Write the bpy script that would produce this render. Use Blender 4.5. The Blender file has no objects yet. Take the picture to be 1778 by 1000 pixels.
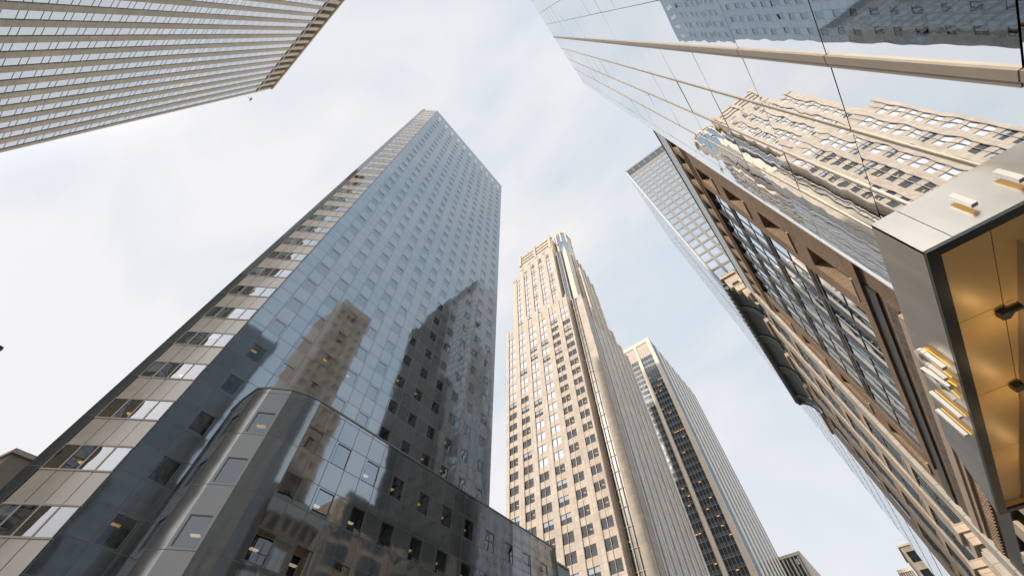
import bpy, math, random
from mathutils import Matrix, Vector
random.seed(7)
C = bpy.context.scene
COL = C.collection
# ------------------------------------------------------------------ camera, world, sun, exposure
R_ = Vector((0.77388, 0.63326, -0.00966)); U_ = Vector((0.53712, -0.64816, 0.53981)); F_ = Vector((-0.33557, 0.42294, 0.84173))
cam = bpy.data.objects.new('camera', bpy.data.cameras.new('camera')); COL.objects.link(cam)
cam.matrix_world = Matrix(((R_.x, U_.x, -F_.x, 0), (R_.y, U_.y, -F_.y, 0), (R_.z, U_.z, -F_.z, 0), (0, 0, 0, 1)))
cam.data.sensor_width = 36; cam.data.lens = 689.9 / 1778 * 36
cam.data.clip_start = 0.05; cam.data.clip_end = 6000
C.camera = cam
C.view_settings.view_transform = 'Standard'; C.view_settings.look = 'None'
C.view_settings.exposure = 0.5; C.view_settings.gamma = 1
C.cycles.use_denoising = True
C.cycles.max_bounces = 9; C.cycles.glossy_bounces = 6; C.cycles.transparent_max_bounces = 10
C.cycles.diffuse_bounces = 3; C.cycles.sample_clamp_indirect = 6; C.cycles.caustics_reflective = False

SUN = Vector((-0.315, -0.79, 0.58)).normalized()
w = bpy.data.worlds.new('World'); C.world = w; w.use_nodes = True
nt = w.node_tree; N = nt.nodes; L = nt.links; N.clear()
def nn(t, **k):
    n = N.new(t)
    for a, b in k.items(): setattr(n, a, b)
    return n
sky = nn('ShaderNodeTexSky', sky_type='NISHITA', sun_disc=False)
sky.sun_elevation = math.asin(SUN.z); sky.sun_rotation = math.atan2(SUN.x, SUN.y); sky.air_density = 1.0; sky.dust_density = 2.0
tc = nn('ShaderNodeTexCoord'); nrm = nn('ShaderNodeVectorMath', operation='NORMALIZE'); L.new(tc.outputs['Generated'], nrm.inputs[0])
dot = nn('ShaderNodeVectorMath', operation='DOT_PRODUCT'); L.new(nrm.outputs[0], dot.inputs[0]); dot.inputs[1].default_value = Vector((-0.80, -0.25, 0.42)).normalized()
mp = nn('ShaderNodeMapping'); mp.inputs['Scale'].default_value = (1.3, 2.6, 2.2); mp.inputs['Rotation'].default_value = (0.2, 0.3, 0.9); L.new(nrm.outputs[0], mp.inputs[0])
no = nn('ShaderNodeTexNoise'); no.inputs['Scale'].default_value = 1.5; no.inputs['Detail'].default_value = 5; no.inputs['Roughness'].default_value = 0.5; no.inputs['Distortion'].default_value = 0.5
L.new(mp.outputs[0], no.inputs['Vector'])
r1 = nn('ShaderNodeMapRange'); r1.inputs[1].default_value = -0.35; r1.inputs[2].default_value = 0.85; L.new(dot.outputs['Value'], r1.inputs[0])
r2 = nn('ShaderNodeMapRange'); r2.inputs[1].default_value = 0.3; r2.inputs[2].default_value = 0.75; r2.inputs[3].default_value = -0.42; r2.inputs[4].default_value = 0.42; L.new(no.outputs['Fac'], r2.inputs[0])
sz = nn('ShaderNodeSeparateXYZ'); L.new(nrm.outputs[0], sz.inputs[0])   # air whitens towards the horizon
r3 = nn('ShaderNodeMapRange', interpolation_type='SMOOTHSTEP'); r3.inputs[1].default_value = 0.30; r3.inputs[2].default_value = 0.72; r3.inputs[3].default_value = 0.62; r3.inputs[4].default_value = 0.0; L.new(sz.outputs[2], r3.inputs[0])
a0 = nn('ShaderNodeMath', operation='ADD'); L.new(r1.outputs[0], a0.inputs[0]); L.new(r3.outputs[0], a0.inputs[1])
ad = nn('ShaderNodeMath', operation='ADD', use_clamp=True); L.new(a0.outputs[0], ad.inputs[0]); L.new(r2.outputs[0], ad.inputs[1])
cr = nn('ShaderNodeValToRGB'); e = cr.color_ramp.elements
e[0].position = 0.0; e[0].color = (4.15, 5.05, 5.9, 1); e[1].position = 1.0; e[1].color = (6.72, 6.62, 6.68, 1)
m_ = cr.color_ramp.elements.new(0.5); m_.color = (5.35, 5.8, 6.25, 1)
L.new(ad.outputs[0], cr.inputs[0])
mx = nn('ShaderNodeMixRGB'); mx.inputs[0].default_value = 0.93; L.new(sky.outputs[0], mx.inputs[1]); L.new(cr.outputs[0], mx.inputs[2])
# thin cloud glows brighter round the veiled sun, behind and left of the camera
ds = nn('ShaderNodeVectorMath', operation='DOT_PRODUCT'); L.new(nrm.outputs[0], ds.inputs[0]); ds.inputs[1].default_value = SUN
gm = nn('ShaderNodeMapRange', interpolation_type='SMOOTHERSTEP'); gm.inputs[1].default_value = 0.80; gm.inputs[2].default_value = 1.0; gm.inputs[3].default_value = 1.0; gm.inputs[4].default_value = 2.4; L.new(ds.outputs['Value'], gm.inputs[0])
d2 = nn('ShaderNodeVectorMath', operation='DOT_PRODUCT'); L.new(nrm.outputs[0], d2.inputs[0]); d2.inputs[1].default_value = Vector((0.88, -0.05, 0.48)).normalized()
g2 = nn('ShaderNodeMapRange', interpolation_type='SMOOTHERSTEP'); g2.inputs[1].default_value = 0.45; g2.inputs[2].default_value = 1.0; g2.inputs[3].default_value = 1.0; g2.inputs[4].default_value = 1.9; L.new(d2.outputs['Value'], g2.inputs[0])  # extra bright lobe in unseen sky, added to fill shaded walls and lift reflections
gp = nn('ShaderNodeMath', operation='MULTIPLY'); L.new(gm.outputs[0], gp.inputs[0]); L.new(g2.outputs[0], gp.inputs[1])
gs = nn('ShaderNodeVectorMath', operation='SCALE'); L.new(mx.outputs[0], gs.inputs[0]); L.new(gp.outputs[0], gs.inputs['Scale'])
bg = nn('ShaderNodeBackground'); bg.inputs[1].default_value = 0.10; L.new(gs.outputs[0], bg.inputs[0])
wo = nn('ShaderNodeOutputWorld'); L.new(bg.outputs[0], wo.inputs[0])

sd = bpy.data.lights.new('sun', 'SUN'); sd.energy = 3.0; sd.angle = math.radians(2.0); sd.color = (1.0, 0.91, 0.80)
so = bpy.data.objects.new('sun', sd); COL.objects.link(so); so.rotation_euler = SUN.to_track_quat('Z', 'Y').to_euler()

# ------------------------------------------------------------------ materials
def newmat(name):
    m = bpy.data.materials.new(name); m.use_nodes = True; m.node_tree.nodes.clear(); return m
class G:
    """small node-graph writer"""
    def __init__(s, m): s.t = m.node_tree; s.n = s.t.nodes; s.l = s.t.links
    def node(s, t, ins=None, **k):
        n = s.n.new(t)
        for a, b in k.items(): setattr(n, a, b)
        for a, b in (ins or {}).items():
            if isinstance(b, bpy.types.NodeSocket): s.l.new(b, n.inputs[a])
            else: n.inputs[a].default_value = b
        return n
    def math(s, op, a, b=None, clamp=False):
        i = {0: a}
        if b is not None: i[1] = b
        return s.node('ShaderNodeMath', i, operation=op, use_clamp=clamp).outputs[0]
    def mixc(s, f, a, b, bt='MIX'):
        return s.node('ShaderNodeMixRGB', {0: f, 1: a, 2: b}, blend_type=bt).outputs[0]
def c4(c): return (c[0], c[1], c[2], 1)
def wall_mat(name, col, rough=0.7, ior=1.45, grid=None, axis='y', line=0.03, linecol=None, var=0.12, noise=0.10, nscale=1.0, bump=0.0, stint=None,
             metallic=0.0, wave=0.0, wscale=0.5, tilt=0.0, aniso=None, streak=0.0):
    """panelled surface: grid=(pitch_u, offset_u, pitch_z, offset_z); cells vary in tone, joints are grooves"""
    m = newmat(name); g = G(m)
    tc = g.node('ShaderNodeTexCoord'); sp = g.node('ShaderNodeSeparateXYZ', {0: tc.outputs['Object']})
    u = sp.outputs['XYZ'.index(axis.upper())] if axis in 'xyz' else g.math('ADD', sp.outputs[0], sp.outputs[1])
    colr = g.node('ShaderNodeRGB'); colr.outputs[0].default_value = c4(col); cur = colr.outputs[0]
    nz = g.node('ShaderNodeTexNoise', {'Vector': tc.outputs['Object'], 'Scale': nscale, 'Detail': 6.0, 'Roughness': 0.65})
    f = g.node('ShaderNodeMapRange', {0: nz.outputs['Fac'], 1: 0.25, 2: 0.75, 3: 1 - noise, 4: 1 + noise}).outputs[0]
    cur = g.node('ShaderNodeVectorMath', {0: cur, 'Scale': f}, operation='SCALE').outputs[0]
    if streak:
        mps = g.node('ShaderNodeMapping', {0: tc.outputs['Object'], 'Scale': (1.6, 1.6, 0.05)})
        n2 = g.node('ShaderNodeTexNoise', {'Vector': mps.outputs[0], 'Scale': 1.2, 'Detail': 5.0})
        f2 = g.node('ShaderNodeMapRange', {0: n2.outputs['Fac'], 1: 0.3, 2: 0.7, 3: 1 - streak, 4: 1 + streak * 0.5}).outputs[0]
        cur = g.node('ShaderNodeVectorMath', {0: cur, 'Scale': f2}, operation='SCALE').outputs[0]
    hgt = None; rgh = rough; normal = None
    if grid:
        pu, ou, pz, oz = grid
        def cell(s, p, o):
            a = g.math('DIVIDE', g.math('SUBTRACT', s, o), p); fl = g.math('FLOOR', a)
            fr = g.math('SUBTRACT', a, fl); d = g.math('MULTIPLY', g.math('SUBTRACT', 0.5, g.math('ABSOLUTE', g.math('SUBTRACT', fr, 0.5))), p)
            return fl, g.math('LESS_THAN', d, line / 2)
        fu, lu = cell(u, pu, ou); fz, lz = cell(sp.outputs[2], pz, oz)
        lm = g.math('MAXIMUM', lu, lz)
        cv = g.node('ShaderNodeCombineXYZ', {0: fu, 1: fz}).outputs[0]
        wn = g.node('ShaderNodeTexWhiteNoise', {0: cv}, noise_dimensions='3D')
        fv = g.node('ShaderNodeMapRange', {0: wn.outputs['Value'], 1: 0.0, 2: 1.0, 3: 1 - var, 4: 1 + var}).outputs[0]
        cur = g.node('ShaderNodeVectorMath', {0: cur, 'Scale': fv}, operation='SCALE').outputs[0]
        cur = g.mixc(lm, cur, c4(linecol or tuple(x * 0.45 for x in col)))
        hgt = g.math('MULTIPLY', lm, -1.0)
        rgh = g.math('ADD', rough, g.math('MULTIPLY', lm, 0.4)); ior = g.math('SUBTRACT', ior, g.math('MULTIPLY', lm, ior - 1.25))
        if tilt:
            ge = g.node('ShaderNodeNewGeometry')
            off = g.node('ShaderNodeVectorMath', {0: wn.outputs['Color'], 1: (0.5, 0.5, 0.5)}, operation='SUBTRACT').outputs[0]
            off = g.node('ShaderNodeVectorMath', {0: off, 'Scale': tilt}, operation='SCALE').outputs[0]
            s_ = g.node('ShaderNodeVectorMath', {0: ge.outputs['Normal'], 1: off}, operation='ADD').outputs[0]
            normal = g.node('ShaderNodeVectorMath', {0: s_}, operation='NORMALIZE').outputs[0]
    p = g.node('ShaderNodeBsdfPrincipled', {'Base Color': cur, 'Roughness': rgh, 'IOR': ior, 'Metallic': metallic})
    if stint: p.inputs['Specular Tint'].default_value = c4(stint)
    if wave:
        wz = g.node('ShaderNodeTexNoise', {'Vector': tc.outputs['Object'], 'Scale': wscale, 'Detail': 1.0})
        b = g.node('ShaderNodeBump', {'Height': wz.outputs['Fac'], 'Strength': 1.0, 'Distance': wave})
        if normal is not None: g.l.new(normal, b.inputs['Normal'])
        normal = b.outputs[0]
    if bump:
        src = nz.outputs['Fac'] if hgt is None else g.math('ADD', g.math('MULTIPLY', hgt, 1.0), g.math('MULTIPLY', nz.outputs['Fac'], 0.15))
        b = g.node('ShaderNodeBump', {'Height': src, 'Strength': 1.0, 'Distance': bump})
        if normal is not None: g.l.new(normal, b.inputs['Normal'])
        normal = b.outputs[0]
    if normal is not None: g.l.new(normal, p.inputs['Normal'])
    o = g.node('ShaderNodeOutputMaterial', {0: p.outputs[0]})
    return m
def plain(name, col, rough=0.6, metallic=0.0, ior=1.45, noise=0.06, nscale=2.0, **k):
    return wall_mat(name, col, rough, ior, None, noise=noise, nscale=nscale, metallic=metallic, **k)
def brick_mat(name, c1, c2, mortar, scale=1.0, axis='y', bump=0.01):
    m = newmat(name); g = G(m)
    tc = g.node('ShaderNodeTexCoord'); sp = g.node('ShaderNodeSeparateXYZ', {0: tc.outputs['Object']})
    u = g.math('ADD', sp.outputs[0], sp.outputs[1])
    cv = g.node('ShaderNodeCombineXYZ', {0: u, 1: sp.outputs[2]}).outputs[0]
    br = g.node('ShaderNodeTexBrick', {'Vector': cv, 'Color1': c4(c1), 'Color2': c4(c2), 'Mortar': c4(mortar), 'Scale': scale, 'Mortar Size': 0.012,
                                       'Bias': 0.0, 'Brick Width': 0.24, 'Row Height': 0.085, 'Mortar Smooth': 0.2})
    nz = g.node('ShaderNodeTexNoise', {'Vector': tc.outputs['Object'], 'Scale': 0.7, 'Detail': 6.0})
    f = g.node('ShaderNodeMapRange', {0: nz.outputs['Fac'], 1: 0.3, 2: 0.7, 3: 0.8, 4: 1.15}).outputs[0]
    cur = g.node('ShaderNodeVectorMath', {0: br.outputs['Color'], 'Scale': f}, operation='SCALE').outputs[0]
    b = g.node('ShaderNodeBump', {'Height': br.outputs['Fac'], 'Strength': 1.0, 'Distance': -bump})
    p = g.node('ShaderNodeBsdfPrincipled', {'Base Color': cur, 'Roughness': 0.85, 'Normal': b.outputs[0]})
    g.node('ShaderNodeOutputMaterial', {0: p.outputs[0]}); return m
def glass_mat(name, tint=(0.5, 0.52, 0.55), ior=1.9, boost=0.0, refl=(0.95, 0.97, 1.0), wave=0.004, wscale=0.8, rough=0.0):
    """tinted window pane: mirror reflection by fresnel, the rest passes through tinted"""
    m = newmat(name); g = G(m)
    tc = g.node('ShaderNodeTexCoord'); oi = g.node('ShaderNodeObjectInfo')
    v = g.node('ShaderNodeVectorMath', {0: tc.outputs['Object'], 1: oi.outputs['Location']}, operation='ADD').outputs[0]
    wz = g.node('ShaderNodeTexNoise', {'Vector': v, 'Scale': wscale, 'Detail': 0.5})
    b = g.node('ShaderNodeBump', {'Height': wz.outputs['Fac'], 'Strength': 1.0, 'Distance': wave})
    fr = g.node('ShaderNodeFresnel', {'IOR': ior, 'Normal': b.outputs[0]})
    gb = g.node('ShaderNodeNewGeometry')   # from inside the pane lets light out again
    fac = g.math('MULTIPLY', g.math('ADD', fr.outputs[0], boost, clamp=True), g.math('SUBTRACT', 1.0, gb.outputs['Backfacing']))
    gl = g.node('ShaderNodeBsdfGlossy', {'Color': c4(refl), 'Roughness': rough, 'Normal': b.outputs[0]})
    tr = g.node('ShaderNodeBsdfTransparent', {0: c4(tint)})
    mi = g.node('ShaderNodeMixShader', {0: fac, 1: tr.outputs[0], 2: gl.outputs[0]})
    g.node('ShaderNodeOutputMaterial', {0: mi.outputs[0]}); return m
def mirror_mat(name, col=(0.8, 0.86, 0.9), wave=0.01, wscale=0.35, base=(0.03, 0.035, 0.04), fac=0.8, rough=0.0, tiltp=None, tilt=0.0, axis=1, detail=0.4, zs=1.0):
    """opaque coated curtain-wall glass"""
    m = newmat(name); g = G(m)
    tc = g.node('ShaderNodeTexCoord')
    mpp = g.node('ShaderNodeMapping', {0: tc.outputs['Object'], 'Scale': (1, 1, zs)})
    wz = g.node('ShaderNodeTexNoise', {'Vector': mpp.outputs[0], 'Scale': wscale, 'Detail': detail})
    b = g.node('ShaderNodeBump', {'Height': wz.outputs['Fac'], 'Strength': 1.0, 'Distance': wave})
    if tiltp:
        sp = g.node('ShaderNodeSeparateXYZ', {0: tc.outputs['Object']})
        fu = g.math('FLOOR', g.math('DIVIDE', g.math('SUBTRACT', sp.outputs[axis], tiltp[1]), tiltp[0]))
        fz = g.math('FLOOR', g.math('DIVIDE', g.math('SUBTRACT', sp.outputs[2], tiltp[3]), tiltp[2]))
        wn = g.node('ShaderNodeTexWhiteNoise', {0: g.node('ShaderNodeCombineXYZ', {0: fu, 1: fz}).outputs[0]}, noise_dimensions='3D')
        ge = g.node('ShaderNodeNewGeometry')
        off = g.node('ShaderNodeVectorMath', {0: wn.outputs['Color'], 1: (0.5, 0.5, 0.5)}, operation='SUBTRACT').outputs[0]
        off = g.node('ShaderNodeVectorMath', {0: off, 'Scale': tilt}, operation='SCALE').outputs[0]
        s_ = g.node('ShaderNodeVectorMath', {0: ge.outputs['Normal'], 1: off}, operation='ADD').outputs[0]
        g.l.new(g.node('ShaderNodeVectorMath', {0: s_}, operation='NORMALIZE').outputs[0], b.inputs['Normal'])
    gl = g.node('ShaderNodeBsdfGlossy', {'Color': c4(col), 'Roughness': rough, 'Normal': b.outputs[0]})
    df = g.node('ShaderNodeBsdfDiffuse', {0: c4(base)})
    lw = g.node('ShaderNodeFresnel', {'IOR': 1.5, 'Normal': b.outputs[0]})
    fa = g.math('ADD', lw.outputs[0], fac, clamp=True)
    mi = g.node('ShaderNodeMixShader', {0: fa, 1: df.outputs[0], 2: gl.outputs[0]})
    g.node('ShaderNodeOutputMaterial', {0: mi.outputs[0]}); return m
def emit(name, col, s):
    m = newmat(name); g = G(m); e = g.node('ShaderNodeEmission', {0: c4(col), 1: s}); g.node('ShaderNodeOutputMaterial', {0: e.outputs[0]}); return m

M = {}
M['granite'] = wall_mat('polished_dark_granite', (0.098, 0.106, 0.104), 0.05, 2.6, (1.5, 3.65 + 0.0, 1.9, 11.1), 'y', 0.05, (0.17, 0.175, 0.17), 0.22, 0.18, 1.5, wave=0.005, wscale=0.7, tilt=0.006, stint=(0.86, 0.93, 1.0))
M['granite2'] = wall_mat('polished_granite_slab', (0.088, 0.095, 0.091), 0.06, 2.4, (40, -200, 3.8, 10.95), 'y', 0.045, (0.17, 0.17, 0.165), 0.2, 0.15, 1.5, wave=0.004, wscale=0.5, stint=(1.0, 0.99, 0.97))
M['greymetal'] = plain('grey_window_frame', (0.18, 0.19, 0.19), 0.35, 0.4)
M['beigestone'] = wall_mat('pale_polished_marble', (0.60, 0.50, 0.395), 0.14, 1.9, (50, -300, 50, -50), 'y', 0.0, None, 0.0, 0.12, 0.8, wave=0.003, wscale=0.7)
M['beigeframe'] = plain('beige_window_frame', (0.62, 0.51, 0.41), 0.4)
M['dark'] = plain('dark_interior', (0.035, 0.038, 0.04), 0.9)
M['roomgrey'] = plain('room_wall', (0.16, 0.15, 0.14), 0.9)
M['roofgrey'] = plain('flat_roof_gravel', (0.25, 0.24, 0.23), 0.95)
M['glassA'] = glass_mat('tinted_window_pane', (0.22, 0.25, 0.25), 2.6, 0.0, (0.84, 0.91, 0.98), wave=0.010, wscale=0.5)
M['glassCh'] = glass_mat('chamfer_window_pane', (0.55, 0.58, 0.6), 1.8, 0.22, wave=0.012, wscale=0.6)
M['amber'] = emit('amber_lamp', (1.0, 0.52, 0.09), 0.95)
M['warm'] = emit('warm_white_lamp', (1.0, 0.78, 0.45), 1.3)
M['limestone'] = wall_mat('warm_limestone_shade_lift', (0.68, 0.56, 0.45), 0.75, 1.45, (1.45, -0.3, 1.59, 0.2), 'y', 0.05, (0.33, 0.25, 0.19), 0.09, 0.12, 0.25, bump=0.01, streak=0.12)  # same stone lightened, lifting the shaded avenue side by colour
M['limestoneX'] = wall_mat('warm_limestone_front', (0.50, 0.42, 0.34), 0.75, 1.45, (1.96, -78.5, 1.59, 0.2), 'x', 0.06, (0.36, 0.28, 0.21), 0.09, 0.12, 0.25, bump=0.01, streak=0.12)  # darker copy of that stone for the sunlit front
M['spandrel'] = plain('grey_stone_spandrel', (0.43, 0.36, 0.29), 0.6, noise=0.12)
M['glassC'] = glass_mat('tower_window_pane', (0.7, 0.73, 0.76), 1.6, 0.0, wave=0.01, wscale=0.4)
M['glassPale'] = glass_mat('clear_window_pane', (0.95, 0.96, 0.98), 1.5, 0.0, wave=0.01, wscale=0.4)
M['blind_glare'] = plain('white_blind_and_glare', (0.60, 0.62, 0.66), 0.7, noise=0.03)  # blinds, and pale sheets painting sky glare into limestone tower windows
M['bronze'] = plain('bronze_mullion', (0.12, 0.095, 0.075), 0.4, 0.3)
M['glassblue'] = mirror_mat('blue_grey_glass', (0.30, 0.36, 0.42), 0.006, 0.4, (0.10, 0.12, 0.135), 0.15, tiltp=(1.5, 0, 4.78, 0), tilt=0.03, axis=0)
M['glassstripe'] = mirror_mat('avenue_side_glass', (0.93, 0.96, 1.0), 0.006, 0.3, (0.3, 0.34, 0.38), 0.75, tiltp=(0.9, 0, 2.39, 0), tilt=0.02)
M['glassdark'] = mirror_mat('dark_office_glass', (0.55, 0.62, 0.68), 0.01, 0.4, (0.02, 0.025, 0.03), 0.03, rough=0.16, tiltp=(1.6, 0, 2.0, 0), tilt=0.03, axis=0)
M['mirror'] = mirror_mat('mirror_glass', (0.86, 0.885, 0.90), 0.0020, 0.8, (0.05, 0.06, 0.07), 0.9, detail=0.6, zs=1.8)
M['brassband'] = plain('pale_bronze_band', (0.38, 0.32, 0.255), 0.42, 0.25, noise=0.08, nscale=3)
M['joint'] = plain('black_gasket', (0.02, 0.02, 0.022), 0.6)
M['traver'] = wall_mat('travertine_pier', (0.58, 0.485, 0.37), 0.75, 1.45, (60, -400, 1.62, 0), 'x', 0.05, (0.3, 0.24, 0.18), 0.05, 0.10, 0.5, streak=0.08)
M['glassB'] = mirror_mat('pale_reflective_glass', (0.84, 0.87, 0.90), 0.004, 0.4, (0.2, 0.22, 0.24), 0.62, tiltp=(2.8, -75.4, 3.2, 0), tilt=0.012, axis=0)
M['brick'] = brick_mat('brown_brick', (0.30, 0.195, 0.115), (0.40, 0.265, 0.16), (0.16, 0.13, 0.105))
M['brickpale'] = brick_mat('tan_brick', (0.36, 0.28, 0.20), (0.27, 0.21, 0.15), (0.3, 0.26, 0.22), bump=0.006)
M['stonetrim'] = plain('buff_stone_trim', (0.48, 0.38, 0.29), 0.75, noise=0.15, nscale=3)
M['greystone'] = wall_mat('grey_limestone_band', (0.50, 0.455, 0.39), 0.8, 1.45, (8, 0, 0.8, 0), 'y', 0.02, None, 0.08, 0.15, 2.0, bump=0.004, streak=0.1)
M['limeJ'] = wall_mat('old_limestone', (0.62, 0.50, 0.385), 0.8, 1.45, (9, 3, 0.62, 0), 'y', 0.018, (0.28, 0.22, 0.17), 0.08, 0.16, 1.6, bump=0.006, streak=0.12)
M['green'] = plain('dark_green_painted_metal', (0.15, 0.18, 0.175), 0.6, noise=0.25, nscale=1.2)
M['blackmetal'] = plain('black_steel', (0.022, 0.026, 0.027), 0.35, 0.2, noise=0.3, nscale=2)
M['spanglass'] = plain('dark_spandrel_glass', (0.055, 0.065, 0.07), 0.32)
M['darkstone'] = plain('dark_grey_stone', (0.05, 0.05, 0.05), 0.8)
M['mottled'] = wall_mat('weathered_bronze', (0.13, 0.105, 0.085), 0.6, 1.45, None, noise=0.9, nscale=5)
M['steeldark'] = plain('dark_bronze_steel', (0.040, 0.039, 0.037), 0.38, 0.4, noise=0.2)
M['silver'] = plain('pale_grey_painted_metal', (0.50, 0.54, 0.58), 0.5, 0.0)
M['glassH'] = mirror_mat('bay_window_glass', (0.82, 0.87, 0.92), 0.014, 0.45, (0.03, 0.035, 0.04), 0.62, detail=1.0)
M['glassJ'] = mirror_mat('old_sash_glass', (0.5, 0.56, 0.6), 0.01, 0.45, (0.02, 0.025, 0.03), 0.05, detail=1.0)
M['gridG'] = plain('beige_grey_mullion', (0.25, 0.225, 0.20), 0.5, 0.2)
M['glassG'] = mirror_mat('grey_blue_glass', (0.72, 0.79, 0.86), 0.008, 0.3, (0.30, 0.34, 0.38), 0.42, tiltp=(2.45, 6.5, 3.72, 0), tilt=0.03, axis=0)
M['sideG'] = mirror_mat('pale_side_glass', (0.93, 0.95, 0.97), 0.003, 0.35, (0.55, 0.58, 0.6), 0.5, tiltp=(1.6, 0, 3.72, 0), tilt=0.008, axis=1)
M['creamD'] = wall_mat('cream_precast', (0.66, 0.56, 0.45), 0.7, 1.45, (30, 0, 3.9, 0), 'y', 0.04, None, 0.03, 0.06, 0.5, streak=0.06)
M['stainless'] = wall_mat('brushed_stainless', (0.40, 0.38, 0.35), 0.30, 1.45, None, metallic=1.0, noise=0.10, nscale=0.8, wave=0.03, wscale=0.7, streak=0.12)
M['gold'] = wall_mat('gold_soffit_panel', (0.80, 0.51, 0.21), 0.42, 1.45, None, metallic=0.12, noise=0.05, nscale=0.5, wave=0.03, wscale=0.5)
M['letter'] = plain('white_letter_enamel', (0.62, 0.60, 0.57), 0.3)
M['fin'] = plain('beige_light_fin', (0.50, 0.42, 0.33), 0.5)
M['asphalt'] = plain('asphalt', (0.05, 0.05, 0.052), 0.9, noise=0.2)
M['pave'] = wall_mat('paving_slabs', (0.30, 0.29, 0.27), 0.85, 1.45, None, noise=0.15)
M['paint'] = plain('road_paint', (0.75, 0.75, 0.72), 0.7)

# ------------------------------------------------------------------ mesh helpers
class MB:
    def __init__(s): s.v = []; s.f = []; s.m = []; s.mats = []
    def mi(s, m):
        if m not in s.mats: s.mats.append(m)
        return s.mats.index(m)
    def poly(s, pts, m):
        i = len(s.v); s.v += [tuple(p) for p in pts]; s.f.append(tuple(range(i, i + len(pts)))); s.m.append(s.mi(m))
    def hexa(s, P, m, skip=()):
        i = len(s.v); s.v += [tuple(p) for p in P]; k = s.mi(m)
        for n, q in enumerate(((0, 3, 2, 1), (4, 5, 6, 7), (0, 1, 5, 4), (1, 2, 6, 5), (2, 3, 7, 6), (3, 0, 4, 7))):
            if n in skip: continue
            s.f.append(tuple(i + a for a in q)); s.m.append(k)
    def box(s, a, b, m):
        x0, y0, z0 = a; x1, y1, z1 = b
        s.hexa([(x0, y0, z0), (x1, y0, z0), (x1, y1, z0), (x0, y1, z0), (x0, y0, z1), (x1, y0, z1), (x1, y1, z1), (x0, y1, z1)], m)
    def prism(s, pts, z0, z1, m, top=None, cap=True):
        n = len(pts)
        for i in range(n):
            a = pts[i]; b = pts[(i + 1) % n]
            s.poly([(a[0], a[1], z0), (b[0], b[1], z0), (b[0], b[1], z1), (a[0], a[1], z1)], m)
        if cap:
            s.poly([(p[0], p[1], z1) for p in pts], top or m); s.poly([(p[0], p[1], z0) for p in reversed(pts)], top or m)
    def add(s, o, mat):
        i = len(s.v); s.v += [tuple(mat @ Vector(p)) for p in o.v]
        flip = mat.determinant() < 0
        for f, k in zip(o.f, o.m):
            q = tuple(i + a for a in f); s.f.append(q[::-1] if flip else q); s.m.append(s.mi(o.mats[k]))
    def mesh(s, name):
        me = bpy.data.meshes.new(name); me.from_pydata(s.v, [], s.f)
        for m in s.mats: me.materials.append(m)
        me.polygons.foreach_set('material_index', s.m); me.update(); return me
    def build(s, name, parent=None, **k):
        return link(name, s.mesh(name), parent, **k)
def link(name, me, parent=None, mw=None, kind=None, label=None):
    o = bpy.data.objects.new(name, me); COL.objects.link(o)
    if parent is not None:
        o.parent = parent; o.matrix_parent_inverse = WM[parent.name].inverted()
    if mw is not None: o.matrix_basis = mw
    WM[o.name] = mw.copy() if mw is not None else Matrix()
    if kind: o['kind'] = kind
    if label: o['label'] = label
    return o
WM = {}
def thing(name, label, cat, loc=(0, 0, 0), group=None):
    o = bpy.data.objects.new(name, None); COL.objects.link(o); o.location = loc; WM[o.name] = Matrix.Translation(loc)
    o['label'] = label; o['category'] = cat
    if group: o['group'] = group
    return o
class Fr:
    """facade frame: u along the wall, d outwards, z up"""
    def __init__(s, O, U, Nn): s.O = Vector(O).to_3d(); s.U = Vector(U).to_3d().normalized(); s.N = Vector(Nn).to_3d().normalized()
    def p(s, u, d, z): return s.O + s.U * u + s.N * d + Vector((0, 0, z))
    def box(s, mb, u0, u1, d0, d1, z0, z1, m, skip=()):
        mb.hexa([s.p(u0, d1, z0), s.p(u1, d1, z0), s.p(u1, d0, z0), s.p(u0, d0, z0), s.p(u0, d1, z1), s.p(u1, d1, z1), s.p(u1, d0, z1), s.p(u0, d0, z1)], m, skip)
    def quad(s, mb, u0, u1, z0, z1, m, d=0):
        mb.poly([s.p(u0, d, z0), s.p(u1, d, z0), s.p(u1, d, z1), s.p(u0, d, z1)], m)
    def mat(s, u, z, d=0):   # local x = u, y = inwards, z up
        t = s.p(u, d, z); m = Matrix.Identity(4)
        m.col[0][:3] = s.U; m.col[1][:3] = -s.N; m.col[2][:3] = (0, 0, 1); m.col[3][:3] = t
        return m
def face_holes(mb, fr, u0, u1, z0, z1, cols, rows, m, depth=0.25, rm=None):
    """wall sheet with cols x rows of holes and their reveals"""
    cu = u0
    for a, b in sorted(cols):
        if a > cu + 1e-6: fr.quad(mb, cu, a, z0, z1, m)
        cz = z0
        for c, d in sorted(rows):
            if c > cz + 1e-6: fr.quad(mb, a, b, cz, c, m)
            r = rm or m
            P = [fr.p(a, 0, c), fr.p(b, 0, c), fr.p(b, 0, d), fr.p(a, 0, d)]; Q = [fr.p(a, -depth, c), fr.p(b, -depth, c), fr.p(b, -depth, d), fr.p(a, -depth, d)]
            for i in range(4):
                j = (i + 1) % 4; mb.poly([P[i], P[j], Q[j], Q[i]], r)
            cz = d
        if z1 > cz + 1e-6: fr.quad(mb, a, b, cz, z1, m)
        cu = b
    if u1 > cu + 1e-6: fr.quad(mb, cu, u1, z0, z1, m)
def proj(p):
    w_ = p.dot(F_)
    if w_ <= 0.05: return None
    return Vector((889 + 689.9 * p.dot(R_) / w_, 500 - 689.9 * p.dot(U_) / w_))
def in_view(p, mg=60):
    q = proj(p); return q is not None and -mg < q.x < 1778 + mg and -mg < q.y < 1000 + mg
TM = {}
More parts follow.
